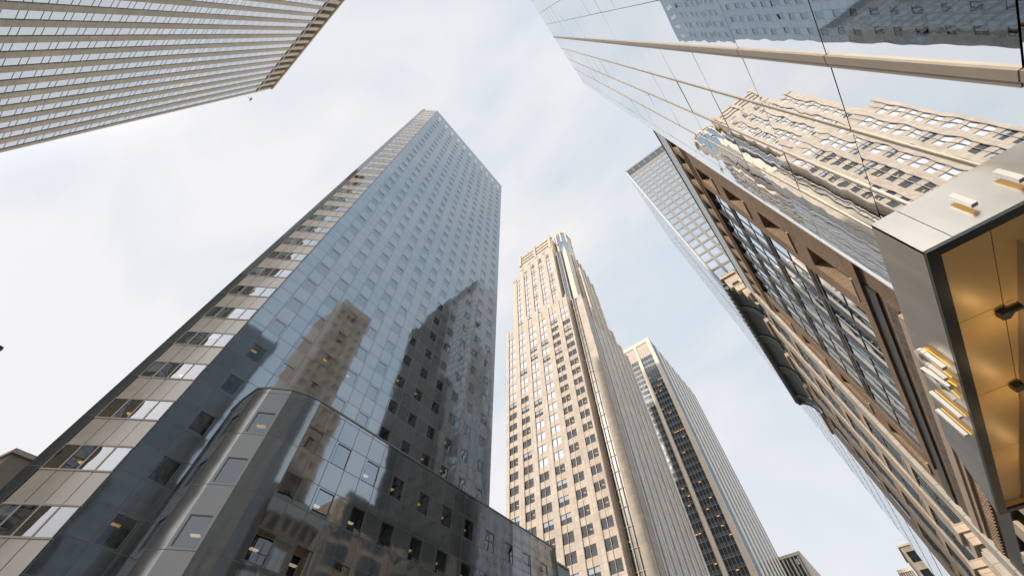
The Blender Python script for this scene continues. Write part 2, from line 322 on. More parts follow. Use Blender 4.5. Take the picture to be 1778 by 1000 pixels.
class Windows:
    """collects windows of one building: the largest seen become parts, the remainder one 'stuff' part"""
    def __init__(s, owner, name='window', limit=100): s.o = owner; s.name = name; s.items = []; s.limit = limit
    def add(s, tmpl, mat, w_, h_, fr_n, hidden=False): 
        c = mat @ Vector((w_ / 2, 0, h_ / 2)); sc = -1
        q = [proj(mat @ Vector(v)) for v in ((0, 0, 0), (w_, 0, 0), (w_, 0, h_), (0, 0, h_))]
        if all(x is not None for x in q) and in_view(c, 10) and not hidden and c.dot(fr_n) < 0:
            sc = abs(sum(q[i].x * q[(i + 1) % 4].y - q[(i + 1) % 4].x * q[i].y for i in range(4))) / 2
        s.items.append((sc, tmpl, mat))
    def flush(s):
        s.items.sort(key=lambda t: -t[0]); rest = MB()
        for i, (sc, t, mat) in enumerate(s.items):
            if i < s.limit and sc > 0:
                if id(t) not in TM: TM[id(t)] = (t, t.mesh(s.name))
                o = link(s.name, TM[id(t)][1], s.o, mat)
                for k, sub in getattr(t, 'subs', []):
                    if id(sub) not in TM: TM[id(sub)] = (sub, sub.mesh(k))
                    c = link(k, TM[id(sub)][1]); c.parent = o
            else:
                rest.add(t, mat)
                for k, sub in getattr(t, 'subs', []): rest.add(sub, mat)
        if rest.f: rest.build(s.name + '_grid', s.o, kind='stuff')
def win_template(w_, h_, frame, pane, fd=0.05, fw=0.05, setback=0.1, room=1.4, blind_glare=None, lamp=None, roomm=None, mull=0, split=True, lampz=None, lampu=0.5, lampd=0.5, lampw=0.35):
    """window in local space: x right, y inwards, z up"""
    f = MB()
    def bx(mb, x0, x1, y0, y1, z0, z1, m): mb.box((x0, y0, z0), (x1, y1, z1), m)
    s0 = setback - fd; s1 = setback
    bx(f, 0, w_, s0, s1, 0, fw, frame); bx(f, 0, w_, s0, s1, h_ - fw, h_, frame); bx(f, 0, fw, s0, s1, fw, h_ - fw, frame); bx(f, w_ - fw, w_, s0, s1, fw, h_ - fw, frame)
    for k in range(mull):
        x = w_ * (k + 1) / (mull + 1); bx(f, x - fw * .6, x + fw * .6, s0, s1, fw, h_ - fw, frame)
    # room behind
    y0 = s1 + 0.01; y1 = s1 + room; rm = roomm or M['dark']; ex = 0.0
    P = [(ex, y0, 0), (w_ - ex, y0, 0), (w_ - ex, y0, h_), (ex, y0, h_)]; Q = [(ex, y1, 0), (w_ - ex, y1, 0), (w_ - ex, y1, h_), (ex, y1, h_)]
    for i in range(4):
        j = (i + 1) % 4; f.poly([P[i], P[j], Q[j], Q[i]], rm)
    f.poly([Q[0], Q[1], Q[2], Q[3]], rm)
    if blind_glare is not None:
        f.poly([(fw, y0 + .06, h_ * (1 - blind_glare)), (w_ - fw, y0 + .06, h_ * (1 - blind_glare)), (w_ - fw, y0 + .06, h_), (fw, y0 + .06, h_)], M['blind_glare'])
    p = MB(); p.poly([(fw * .5, s1 - .012, fw * .5), (w_ - fw * .5, s1 - .012, fw * .5), (w_ - fw * .5, s1 - .012, h_ - fw * .5), (fw * .5, s1 - .012, h_ - fw * .5)], pane)
    l = None
    if lamp:
        l = MB(); x = w_ * lampu; zz = h_ - 0.12 if lampz is None else lampz; yy = s1 + lampd
        bx(l, x - lampw, x + lampw, yy, yy + lampw * 1.1, zz, zz + .06, lamp)
    if split:
        f.subs = [('pane', p)] + ([('ceiling_light', l)] if l else [])
    else:
        f.add(p, Matrix.Identity(4))
        if l: f.add(l, Matrix.Identity(4))
    return f

# ------------------------------------------------------------------ ground, road, pavements
def struct(mb, name): o = mb.build(name); o['kind'] = 'structure'; return o
b = MB(); b.poly([(-1500, -1500, -1.85), (1500, -1500, -1.85), (1500, 1500, -1.85), (-1500, 1500, -1.85)], M['pave']); struct(b, 'ground')
b = MB(); b.box((-24, -1500, -1.84), (-1.5, 1500, -1.80), M['asphalt']); b.box((-400, -36, -1.84), (-24, -8, -1.80), M['asphalt']); struct(b, 'road')
b = MB(); b.box((-1.49, -6, -1.84), (4.6, 600, -1.68), M['pave']); b.box((-33, -1, -1.84), (-24.01, 600, -1.68), M['pave']); struct(b, 'pavement')
b = MB()
for k in range(60):
    for x in (-9, -16.5): b.box((x, -100 + k * 9, -1.799), (x + .12, -97 + k * 9, -1.795), M['paint'])
struct(b, 'lane_marking')

# ------------------------------------------------------------------ A: dark granite tower with chamfered corner and rounded podium
A = thing('granite_tower', 'tall dark polished granite office tower with pale chamfered corner strip and rounded lower wing', 'office tower', (-45, 18, -1.7))
HA = 148.2
fA = Fr((-33, 0, 0), (0, 1), (1, 0))
yc = [4.4 + 2.99 * k for k in range(11)]
colsA = [(y - .6, y + .6) for y in yc]
rowsA = [(12 + 3.8 * k - .8, 12 + 3.8 * k + .8) for k in range(-3, 34)]
b = MB(); face_holes(b, fA, 2.1, 36.3, -1.7, 141.3, colsA, rowsA, M['granite'], 0.07, M['granite2'])
lightrow = [(y - .65, y + .65) for y in yc]
face_holes(b, fA, 2.1, 36.3, 141.3, HA, lightrow, [(141.6, 144.8)], M['granite'], 0.03, M['greymetal'])
b.poly([(-33, 36.3, -1.7), (-62, 36.3, -1.7), (-62, 36.3, HA), (-33, 36.3, HA)], M['granite2'])
b.poly([(-62, 36.3, -1.7), (-62, -1.44, -1.7), (-62, -1.44, HA), (-62, 36.3, HA)], M['granite2'])
b.poly([(-62, -1.44, -1.7), (-36.54, -1.44, -1.7), (-36.54, -1.44, HA), (-62, -1.44, HA)], M['granite2'])
b.build('granite_wall', A)
b = MB(); b.poly([(-33, 2.1, HA - .4), (-33, 36.3, HA - .4), (-62, 36.3, HA - .4), (-62, -1.44, HA - .4), (-36.54, -1.44, HA - .4)], M['roofgrey']); b.build('roof', A)
n45 = (0.70711, -0.70711); fC = Fr((-33, 2.1, 0), (-0.70711, -0.70711), n45)
cu = [(0.05 + 1.03 * k, 0.05 + 1.03 * (k + 1)) for k in range(4)]
b = MB()   # spandrel bands of the chamfer
fC.quad(b, 0, 4.17, -1.7, 3.23 - .01, M['beigestone'])
k = 0; zs = []
z = 14.6 - 3.8 * 3
while z < HA - 3:
    zs.append(z); z += 3.8
prev = -1.7
b = MB()
for z in zs:
    for a_, c_ in cu:
        t = random.uniform(-.004, .004)
        b.poly([fC.p(a_ + .01, 0, prev), fC.p(c_ - .01, t, prev), fC.p(c_ - .01, t, z), fC.p(a_ + .01, 0, z)], M['beigestone'])
    fC.box(b, 0, 4.17, 0.003, .05, z - .06, z, M['beigeframe']); fC.box(b, 0, 4.17, 0.003, .05, z + 1.68, z + 1.74, M['beigeframe'])
    prev = z + 1.68
for a_, c_ in cu: fC.quad(b, a_ + .01, c_ - .01, prev, HA, M['beigestone'])
for u in (0.02, 1.08, 2.11, 3.14, 4.17): fC.box(b, u - .012, u + .012, -.02, .012, -1.7, HA, M['joint'])
b.build('chamfer_wall', A)
b = MB(); fC.box(b, 4.2, 5.0, -.3, 0.04, -1.7, HA + .35, M['granite2']); b.build('corner_strip', A)
Tch = [win_template(1.03, 1.68, M['beigeframe'], M['glassCh'], .04, .045, .0, 1.3, lamp=None),
       win_template(1.03, 1.68, M['beigeframe'], M['glassCh'], .04, .045, .0, 1.3, lamp=M['amber'], lampz=.75, lampw=.22, lampd=.35),
       win_template(1.03, 1.68, M['beigeframe'], M['glassCh'], .04, .045, .0, 1.3, blind_glare=1.0),
       win_template(1.03, 1.68, M['beigeframe'], M['glassCh'], .04, .045, .0, 1.3, blind_glare=.35),
       win_template(1.03, 1.68, M['beigeframe'], M['glassCh'], .04, .045, .0, 1.3, blind_glare=.6)]
WA = Windows(A)
NA = Vector((1, 0, 0)); NC = Vector((n45[0], n45[1], 0))
for zi, z in enumerate(zs):
    for ci, (a_, c_) in enumerate(cu):
        t = Tch[0]
        if random.random() < .3: t = Tch[random.choice((3, 4, 3))]
        if (zi, ci) in ((3, 2), (5, 1), (4, 2)): t = Tch[1]
        if (zi, ci) == (3, 0) : t = Tch[2]
        rot = Matrix.Rotation(random.uniform(-.006, .006), 4, 'Z')
        # local x must run so that inward is +y : frame U is -45deg
        WA.add(t, fC.mat(a_, z) @ rot, 1.03, 1.68, NC)
TA = dict(p=win_template(1.2, 1.6, M['greymetal'], M['glassA'], .02, .04, .06, 1.5),
          a=win_template(1.2, 1.6, M['greymetal'], M['glassA'], .02, .04, .06, 1.5, lamp=M['amber'], lampz=1.2, lampu=.3, lampw=.24, lampd=.3),
          b=win_template(1.2, 1.6, M['greymetal'], M['glassA'], .02, .04, .06, .6, blind_glare=.6))
lit = {(7, 4), (8, 4), (8, 5), (5, 6), (6, 6), (0, 4), (2, 3), (0, 0), (3, 5), (2, 5)}
for ci, y in enumerate(yc):
    for ri, (za, zb) in enumerate(rowsA):
        k = ri - 3
        t = TA['p']
        if (ci, k) in lit: t = TA['a']
        elif random.random() < .04: t = TA['b']
        hid = zb < 22.8 and y > 6
        rot = Matrix.Rotation(random.uniform(-.005, .005), 4, 'X') @ Matrix.Rotation(random.uniform(-.005, .005), 4, 'Z')
        WA.add(t, fA.mat(y - .6, za) @ rot, 1.2, 1.6, NA, hid)
Tl = win_template(1.3, 3.2, M['greymetal'], M['glassA'], .05, .05, .15, .5, blind_glare=1.0)
WA.flush()
b = MB()
for y in yc:
    fA.box(b, y - .6, y + .6, -.06, -.02, 141.65, 144.75, M['blind_glare']); 
    b.build('roof_vent', A); b = MB()
# podium with rounded corner
PT = [(-33, 5.75), (-31.0, 5.85), (-30.15, 6.5), (-29.05, 7.75), (-28.55, 8.9), (-28.4, 10.0), (-28.4, 43.2), (-33, 43.2)]
PW = MB(); WP = Windows(A, 'podium_window', 80)
rowsP = [(12 + 3.8 * k - .88, 12 + 3.8 * k + .88) for k in range(-3, 3)]
Tp = {}
for key, kw in dict(p={}, a=dict(lamp=M['amber'], lampz=1.0, lampu=.35, lampw=.3, lampd=.45), w=dict(lamp=M['warm'], lampz=.9, lampu=.45, lampw=.26, lampd=.5)).items():
    Tp[key] = win_template(1.3, 1.76, M['greymetal'], M['glassA'], .05, .05, .08, 1.8, **kw)
for i in range(6):
    a_, c_ = Vector(PT[i]), Vector(PT[i + 1]); d_ = (c_ - a_); ln = d_.length; d_.normalize(); nf = Vector((d_.y, -d_.x))
    fr = Fr(a_, d_, nf)
    if i == 0: cols = [(.75, 1.85)]
    elif i == 2: cols = [(.18, 1.48)]
    elif i == 5: cols = [(y - 10.0 - .65, y - 10.0 + .65) for y in (10.75 + .0, 13.5, 16.5, 19.4, 22.5, 25.5, 28.5, 31.5, 34.5, 37.5, 40.5)]
    else: cols = []
    face_holes(PW, fr, 0, ln, -1.7, 22.8, cols, rowsP if cols else [], M['granite'] if i == 5 else M['granite2'], .1, M['greymetal'])
    fr.box(PW, 0, ln, -.25, .05, 22.8, 22.95, M['greymetal'])
    for ci, (ua, ub) in enumerate(cols):
        for ri, (za, zb) in enumerate(rowsP):
            k = ri - 3; y = a_.y + ua * d_.y; t = 'p'
            if i == 5:
                if k == 2 and ci in (3, 4, 5, 6, 7): t = 'a'
                if k == 1 and ci in (1, 2): t = 'w'
                if k == 1 and ci in (4, 5, 6): t = 'a'
                if k == 0 and ci in (0, 1): t = 'w'
                if k == 2 and ci == 2: t = 'w'
                if k == 0 and ci in (4, 6): t = 'a'
            if i == 2 and k in (0, 2): t = 'w' if k == 0 else 'a'
            WP.add(Tp[t], fr.mat(ua, za) @ Matrix.Scale((ub - ua) / 1.3, 4, (1, 0, 0)), 1.3, 1.76, nf.to_3d())
WP.flush()
PW.poly([(-28.4, 43.2, -1.7), (-33, 43.2, -1.7), (-33, 43.2, 22.8), (-28.4, 43.2, 22.8)], M['granite2'])
PW.poly([(-33, 36.3, -1.7), (-33, 43.2, -1.7), (-33, 43.2, 22.8), (-33, 36.3, 22.8)], M['granite2'])
PW.poly([(x, y, 22.78) for x, y in PT], M['roofgrey'])
PW.build('podium_wall', A)
# pale glazed annex past the podium
a2 = thing('glazed_annex', 'narrow white glazed annex at the far end of the dark granite wing', 'annex', (-29, 45, -1.7))
b = MB(); b.box((-33, 43.35, -1.7), (-28.6, 45.8, 21.6), M['sideG']); b.build('glass_wall', a2)
b = MB(); b.box((-28.6, 43.35, -1.7), (-28.45, 43.5, 21.7), M['brassband']); b.box((-28.6, 45.7, -1.7), (-28.45, 45.85, 21.7), M['brassband']); b.box((-28.6, 43.5, 21.5), (-28.45, 45.7, 21.7), M['brassband'])
b.box((-28.6, 43.5, 17.8), (-28.45, 45.7, 17.9), M['brassband']); b.build('frame', a2)

# ------------------------------------------------------------------ B: travertine-pier tower top left
B = thing('ribbed_tower', 'tower with brown stone vertical piers and pale glass strips seen from below at upper left', 'office tower', (-55, -60, -1.7))
fB = Fr((0, -40, 0), (1, 0), (0, 1))
HB = 158.4
b = MB(); b.box((-75.6, -50, -1.7), (-33.6, -40.6, HB - 11), M['traver']); b.box((-75.6, -50, HB - 11), (-33.6, -42.5, HB - .6), M['traver']); b.box((-75.6, -42.499, HB - 11), (-75.25, -40.61, HB - .9), M['traver']); b.build('core_wall', B)
px = [-75.42 + 2.77 * k for k in range(16)]
for i, x in enumerate(px):
    b = MB()
    a0, a1 = (x - .2 if i == 0 else x - .56), x + .56
    fB.box(b, a0, a1, -.6, -.30, -1.7, HB - .9, M['traver'])
    b.build('pier', B)
b = MB(); fB.box(b, -75.64, -33.5, -2.5, .04, HB - .9, HB, M['traver']); b.build('parapet', B)
b = MB(); fB.box(b, -75.6, -33.6, -.62, -.2, 147.4, 148.2, M['traver']); b.build('crown_beam', B)
WB = Windows(B, 'window')
def bt(seg):
    f = MB(); f.box((0, .42, 0), (1.65, .55, 3.2), M['glassB'])
    f.box((0, .40, 0), (1.65, .419, .07), M['steeldark']); f.box((0, .40, 1.12), (1.65, .419, 1.19), M['steeldark']); f.box((0, .40, .07), (.05, .419, 3.2), M['joint']); f.box((1.60, .40, .07), (1.65, .419, 3.2), M['joint']); return f
tB = bt(0)
for i in range(15):
    for k in range(46): WB.add(tB, fB.mat(px[i + 1] - .56, 0.2 + 3.2 * k) @ Matrix.Translation((-1.65, 0, 0)) if False else Fr((0, -40, 0), (1, 0), (0, 1)).mat(px[i] + .56, 0.2 + 3.2 * k), 1.65, 3.2, Vector((0, 1, 0)))
WB.flush()
b = MB()
for i in range(15):
    fB.box(b, px[i] + .9, px[i + 1] - .9, -1.8, -.7, 149.2, 152.8, M['dark'])
b.build('crown_louvre', B)

# ------------------------------------------------------------------ C: stepped limestone tower
Cc = thing('stepped_limestone_tower', 'tall warm limestone tower stepping back to a crown with finials, left of the striped slab', 'skyscraper', (-57, 115, -1.7))
LX, LY = M['limestoneX'], M['limestone']
fF = Fr((0, 94.3, 0), (1, 0), (0, -1))
c0 = [(-77.1 + 5.87 * k, -77.1 + 5.87 * k + 3.55) for k in range(6)]
FP = 4.78
z0r = 93.0 + 5 * 0
rowsC = []
z = 93.0 - FP * 19
while z < 147: rowsC.append((z, z + 2.75)); z += FP
rowsC = [r for r in rowsC if r[0] > 0 and r[1] < 148]
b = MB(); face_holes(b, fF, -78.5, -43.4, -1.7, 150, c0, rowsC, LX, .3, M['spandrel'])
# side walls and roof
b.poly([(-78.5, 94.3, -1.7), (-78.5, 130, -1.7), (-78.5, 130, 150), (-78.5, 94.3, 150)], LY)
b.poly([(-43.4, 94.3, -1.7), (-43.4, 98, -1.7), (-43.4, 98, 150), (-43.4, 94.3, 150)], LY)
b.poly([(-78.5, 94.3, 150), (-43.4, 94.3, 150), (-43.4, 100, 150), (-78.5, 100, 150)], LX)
b.build('lower_wall', Cc)
def pierC(fr, u0, u1, d, z0, z1, name='pier', m=None, fin=False):
    b = MB(); fr.box(b, u0, u1, .003, d, z0, z1, m or LX)
    if fin:
        fr.box(b, u0 + .15, u1 - .15, .003, d + .25, z1, z1 + 1.6, m or LX); fr.box(b, u0 + .3, u1 - .3, .1, d, z1 + 1.6, z1 + 3.0, m or LX)
    b.build(name, Cc)
edges = [-78.5] + [x for c in c0 for x in c] + [-43.4]
for i in range(7):
    a_, c_ = edges[2 * i], edges[2 * i + 1]
    pierC(fF, a_ + .12, c_ - .12, .2, -1.7, 150.6 + (2.2 if 0 < i < 6 else .8))
for a_, c_ in c0:    # thin bronze mullions
    b = MB(); m_ = (a_ + c_) / 2; fF.box(b, m_ - .08, m_ + .08, .003, .12, -1.7, 149.5, M['bronze']); fF.box(b, a_ - .08, a_ + .08, .003, .2, -1.7, 149.5, M['bronze']); b.build('mullion', Cc)
TC = dict(p=win_template(3.55, 2.75, M['bronze'], M['glassC'], .06, .07, .12, 1.2, mull=1, split=False),
          b=win_template(3.55, 2.75, M['bronze'], M['glassPale'], .06, .07, .12, 1.2, mull=1, blind_glare=1.0, split=False),
          h=win_template(3.55, 2.75, M['bronze'], M['glassC'], .06, .07, .12, 1.2, mull=1, blind_glare=.45, split=False),
          a=win_template(3.55, 2.75, M['bronze'], M['glassC'], .06, .07, .12, 1.8, mull=1, lamp=M['amber'], lampz=1.6, lampu=.72, lampw=.34, lampd=.3, split=False),
          l=win_template(3.55, 2.75, M['bronze'], M['glassC'], .06, .07, .12, 1.8, mull=1, lamp=M['amber'], lampz=1.7, lampu=.3, lampw=.26, lampd=.3, split=False))
WC = Windows(Cc)
for ci, (a_, c_) in enumerate(c0):
    for (za, zb) in rowsC:
        r = random.random()
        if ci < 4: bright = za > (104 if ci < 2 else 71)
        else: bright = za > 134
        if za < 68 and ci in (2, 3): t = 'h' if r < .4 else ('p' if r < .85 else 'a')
        elif bright: t = 'b' if r < .9 else 'h'  # pale sheets stand in for bright sky and sun mirrored in these panes
        else: t = 'a' if r < .3 else ('l' if r < .42 else ('h' if r < .5 else 'p'))
        WC.add(TC[t], fF.mat(a_, za), 3.55, 2.75, Vector((0, -1, 0)))
# upper section
f2 = Fr((0, 97.5, 0), (1, 0), (0, -1))
c2 = [(-76.0 + 5.0 + 4.9 * k - 3.4, -76.0 + 5.0 + 4.9 * k) for k in range(5)]
c2 = [(-73.6 + 5.35 * k, -73.6 + 5.35 * k + 3.0) for k in range(5)]
rows2 = []
z = rowsC[-1][0] + FP
while z < 196: rows2.append((z, z + 2.6)); z += FP
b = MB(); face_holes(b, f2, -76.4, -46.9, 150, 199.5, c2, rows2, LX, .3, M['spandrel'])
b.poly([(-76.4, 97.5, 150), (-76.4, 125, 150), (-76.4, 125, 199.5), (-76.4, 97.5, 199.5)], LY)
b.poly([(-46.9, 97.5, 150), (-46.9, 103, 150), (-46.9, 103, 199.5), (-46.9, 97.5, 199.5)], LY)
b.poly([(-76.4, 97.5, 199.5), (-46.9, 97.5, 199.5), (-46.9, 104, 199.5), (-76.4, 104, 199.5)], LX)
b.build('middle_wall', Cc)
T2 = win_template(3.0, 2.6, M['bronze'], M['glassPale'], .06, .07, .12, .8, mull=1, blind_glare=1.0, split=False)  # reflected sky of the upper panes put into a pale sheet
T2b = win_template(3.0, 2.6, M['bronze'], M['glassPale'], .06, .07, .12, .8, mull=1, blind_glare=.5, split=False)
for a_, c_ in c2:
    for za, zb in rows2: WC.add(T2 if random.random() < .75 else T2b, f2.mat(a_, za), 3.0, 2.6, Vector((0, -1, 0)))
    b = MB(); m_ = (a_ + c_) / 2; f2.box(b, m_ - .07, m_ + .07, .003, .12, 150, 198, M['bronze']); f2.box(b, a_ - .07, a_ + .07, .003, .2, 150, 198, M['bronze']); b.build('mullion', Cc)
e2 = [-76.4] + [x for c in c2 for x in c] + [-46.9]
tops = [200, 207.5, 209, 210.5, 209, 211]
for i in range(6):
    f2_ = f2; a_, c_ = e2[2 * i], e2[2 * i + 1]
    pierC(f2_, a_ + .12, c_ - .1, .35 if i else .3, 150, tops[i] - 2.5, fin=True)
# crown block
f3 = Fr((0, 99.6, 0), (1, 0), (0, -1))
c3 = [(-71.3 + 5.35 * k + .2, -71.3 + 5.35 * k + 2.9) for k in range(4)]
b = MB(); face_holes(b, f3, -72.6, -47.6, 199.5, 214, c3, [(201.2, 203.6), (205.9, 208.3), (210.4, 212.2)], LX, .3, M['spandrel'])
f3.quad(b, -72.6, -47.6, 214, 224, LX)
b.poly([(-47.6, 99.6, 199.5), (-47.6, 103, 199.5), (-47.6, 103, 224), (-47.6, 99.6, 224)], LY)
b.poly([(-72.6, 99.6, 199.5), (-72.6, 122, 199.5), (-72.6, 122, 224), (-72.6, 99.6, 224)], LY)
b.poly([(-72.6, 99.6, 224), (-47.6, 99.6, 224), (-47.6, 122, 224), (-72.6, 122, 224)], LX)
b.build('crown_wall', Cc)
for a_, c_ in c3:
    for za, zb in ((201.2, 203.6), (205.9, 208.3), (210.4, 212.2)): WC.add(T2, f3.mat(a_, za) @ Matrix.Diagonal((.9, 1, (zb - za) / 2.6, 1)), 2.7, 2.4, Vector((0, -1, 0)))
b = MB()
for u0, u1, z0, z1 in ((-71.2, -61.2, 216.4, 217.2), (-60, -49.6, 216.2, 217.0), (-70.2, -60.6, 220.0, 220.6), (-59.4, -49.2, 220.0, 220.6)): f3.box(b, u0, u1, .004, .2, z0, z1, M['joint'])
b.build('dark_slot', Cc)
b = MB(); f3.box(b, -72.9, -47.2, -1, .5, 224, 225.4, LX); f3.box(b, -72.2, -48, -1, .25, 225.4, 226.6, LX)
for u in (-71.6, -60.3, -49.0): f3.box(b, u - .8, u + .8, -.8, .7, 215, 228.2, LX); 
for u in (-71.9, -60.6, -49.3, -66, -54.8): f3.box(b, u, u + .5, -.4, .4, 228.2 if u in (-71.9, -60.6, -49.3) else 226.6, 229.3 if u in (-71.9, -60.6, -49.3) else 227.6, LX)
b.build('cornice', Cc)
# corner: glass bay + stone piers
b = MB()
b.prism([(-46.9, 99.8), (-45.2, 98.0), (-43.0, 98.0), (-41.9, 99.6), (-41.9, 106), (-46.9, 106)], 150, 199, M['glassblue']); b.build('glass_bay', Cc)
b = MB()
for x in (-46.6, -45.1, -43.0, -42.0): b.box((x - .14, 97.75 if x in (-45.1, -43.0) else 99.2, 150), (x + .14, 99.9, 199.6), LX)
for k in range(10): b.box((-45.2, 97.86, 152 + 4.78 * k), (-43.0, 97.99, 152.25 + 4.78 * k), M['spandrel'])
b.build('bay_mullion', Cc)
b = MB(); b.box((-43.4, 96.8, -1.7), (-39.6, 100, 148), M['spanglass']); b.build('corner_glass_strip', Cc)
b = MB()
for x in (-43.2, -42.1, -40.9): b.box((x, 96.4, -1.7), (x + .22, 96.79, 149), LX)
for k in range(31): b.box((-42.9, 96.62, 2 + 4.78 * k), (-39.7, 96.78, 2.18 + 4.78 * k), M['spandrel'])
b.build('bay_mullion', Cc)
for k in range(31):
    if random.random() < .6:
        b = MB(); x = random.choice([-42.6, -41.6, -40.5]); b.box((x, 96.7, 3.6 + 4.78 * k), (x + .45, 96.795, 3.85 + 4.78 * k), M['amber']); b.build('ceiling_light', Cc)
b = MB(); b.box((-39.6, 95.1, -1.7), (-36.6, 98.5, 143), LX); b.box((-39.2, 95.4, 143), (-37.0, 98.5, 146.5), LX)
b.box((-36.66, 95.04, -1.7), (-36.54, 95.16, 143), M['bronze']); b.box((-36.62, 98.5, -1.7), (-36.56, 98.72, 143), M['bronze']); b.build('corner_pier', Cc)
b = MB(); b.box((-41.9, 98.4, 150), (-39.6, 104, 197), LY); b.box((-41.5, 98.7, 197), (-40.0, 104, 201), LY); b.box((-41.0, 98.9, 201), (-40.4, 99.6, 203.5), LY); b.build('corner_pier', Cc)
# octagonal lantern
b = MB(); b.prism([(-46.9, 103.4), (-44.8, 101.6), (-42.0, 101.6), (-39.8, 103.8), (-39.6, 110), (-46.9, 112)], 199, 226.5, LY)
b.prism([(-44.6, 101.5), (-42.2, 101.5), (-42.2, 101.3), (-44.6, 101.3)], 202, 224.5, M['glassblue'])
b.prism([(-41.8, 101.75), (-40.0, 103.55), (-39.85, 103.45), (-41.6, 101.6)], 202, 224.5, M['glassblue'])
b.prism([(-47.3, 103.2), (-45.0, 101.1), (-41.8, 101.1), (-39.3, 103.6), (-39.2, 110.4), (-47.3, 112.4)], 226.5, 227.6, LY)
for x, y in ((-44.9, 101.3), (-41.9, 101.3), (-39.5, 103.6), (-39.5, 109)): b.box((x - .35, y - .35, 214), (x + .35, y + .35, 230.5), LY)
b.build('lantern', Cc)
b = MB(); b.box((-40.6, 104.5, 143), (-38.8, 121, 196), M['glassstripe']); b.build('setback_wall', Cc)
for k, (y, zt) in enumerate(((104.8, 200), (107.8, 197), (110.8, 197), (113.6, 194), (116.4, 190), (119.6, 186))):
    b = MB(); b.box((-39.8, y, 143), (-38.2, y + 1.15, zt), LY); b.build('fin', Cc)
# avenue side: stone fins and bright glass, stepped tops
b = MB(); b.box((-43.3, 98.6, -1.7), (-36.9, 131.8, 134), M['glassstripe']); b.box((-43.3, 103.5, 134), (-37.0, 126, 140), M['glassstripe']); b.box((-41, 105.2, 140), (-37.1, 117, 168), M['glassstripe']); b.build('avenue_glass_wall', Cc)
y = 98.9; k = 1
while y < 131.5:
    zt = 143 if y < 103.5 else (181 if y < 106.3 else (171 if y < 112 else (168 if y < 117 else (143 if y < 122.5 else (137 if y < 126 else 134.5)))))
    wd = 1.7 if k % 3 == 0 else (.8 if k % 3 == 1 else .28)
    b = MB(); b.box((-37.4, y, -1.7), (-36.78 if k % 3 == 0 else -36.83, y + wd, zt + (1.2 if k % 3 == 0 else 0)), LY); b.build('fin', Cc)
    y += wd + (.75, .6, .6)[k % 3]; k += 1
b = MB(); b.box((-78.3, 106, -1.7), (-43.3, 131.9, 149), LY); b.box((-76.2, 104, 150), (-41, 125, 198), LY); b.build('rear_wall', Cc)
WC.flush()

# ------------------------------------------------------------------ D: slab with cream piers and dark glass
D = thing('striped_slab_tower', 'slab tower with cream piers and dark glass strips behind the limestone tower', 'office tower', (-45, 220, -1.7))
b = MB(); b.box((-70, 187.4, -1.7), (-35.9, 255, 199.4), M['creamD']); b.build('core_wall', D)
fD = Fr((0, 186.8, 0), (1, 0), (0, -1))
b = MB(); fD.box(b, -70, -35.6, -.7, .25, 197.4, 200.2, M['creamD']); b.build('parapet', D)
b = MB(); fD.box(b, -70, -37.9, -.59, -.15, 186.2, 197.4, M['spandrel'])
for k in range(24): fD.box(b, -70 + 1.4 * k, -69.86 + 1.4 * k, -.15, -.05, 186.2, 197.4, M['creamD'])
for zz in (189.2, 192.9): fD.box(b, -70, -38, -.148, -.06, zz, zz + .15, M['creamD'])
b.build('louvre_band', D)
for x0, x1 in ((-37.9, -35.6), (-47.2, -45.6), (-57.2, -55.6), (-67.2, -65.6)):
    b = MB(); fD.box(b, x0, x1, -.6, .45, -1.7, 199.8, M['creamD']); b.build('pier', D)
def dt(lamp):
    f = MB(); f.box((0, .3, 0), (1.53, .42, 3.9), M['glassdark'])
    f.box((0, .28, 0), (1.53, .299, 1.35), M['spanglass']); f.box((0, .25, 0), (.07, .279, 3.9), M['silver']); f.box((.07, .26, 3.84), (1.53, .299, 3.9), M['silver'])
    if lamp: f.box((.25, .24, 3.2), (1.25, .298, 3.48), M['amber'])
    return f
tD, tDl = dt(0), dt(1)
WD = Windows(D, 'window')
litf = {}
for bay, (x0, n) in enumerate(((-45.6, 5), (-55.6, 5))):
    for k in range(48):
        pz = .12
        if k in (6, 9, 10, 11, 17, 21, 26, 33): pz = .45
        for j in range(n): WD.add(tDl if random.random() < pz else tD, fD.mat(x0 + .02 + 1.53 * j, 3.9 * k - 1.2, -.1), 1.53, 3.9, Vector((0, -1, 0)))
WD.flush()
fDs = Fr((-35.6, 0, 0), (0, 1), (1, 0))
b = MB(); fDs.box(b, 187.4, 255, -.28, -.02, -1.7, 199, M['glassdark']); b.build('side_glass_wall', D)
y = 194.4
while y < 254:
    b = MB(); fDs.box(b, y, y + 4.6, -.019, .06, -1.7, 200, M['creamD']); b.build('pier', D); y += 8.6

# ------------------------------------------------------------------ E: far low tower
E = thing('small_far_tower', 'small beige tower with vertical ribs far away at the foot of the striped slab', 'office building', (-30, 265, -1.7))
b = MB(); b.box((-60, 260.4, -1.7), (-26.4, 300, 94.5), M['glassdark']); b.build('core_wall', E)
for k in range(9):
    x = -36.3 - 5 + k * 1.85
    if x > -26.8: break
    b = MB(); b.box((x, 260, -1.7), (x + (.75 if k % 2 else .4), 260.39, 94), M['creamD']); b.build('rib', E)
b = MB(); b.box((-60, 259.8, 93.6), (-26, 300.4, 95), M['creamD']); b.box((-27.2, 259.8, -1.7), (-26, 260.39, 93.6), M['creamD']); b.build('parapet', E)
for k in range(11):
    b = MB(); b.box((-26.39, 261 + 3.6 * k, -1.7), (-26, 262.8 + 3.6 * k, 93.6), M['creamD']); b.build('rib', E)
b = MB()
for k in range(6): b.box((-29.6 + (k % 2) * 1.1, 260.30, 90 - 3.9 * k), (-28.7 + (k % 2) * 1.1, 260.385, 92.4 - 3.9 * k), M['blind_glare'])
b.build('window_blind', E)

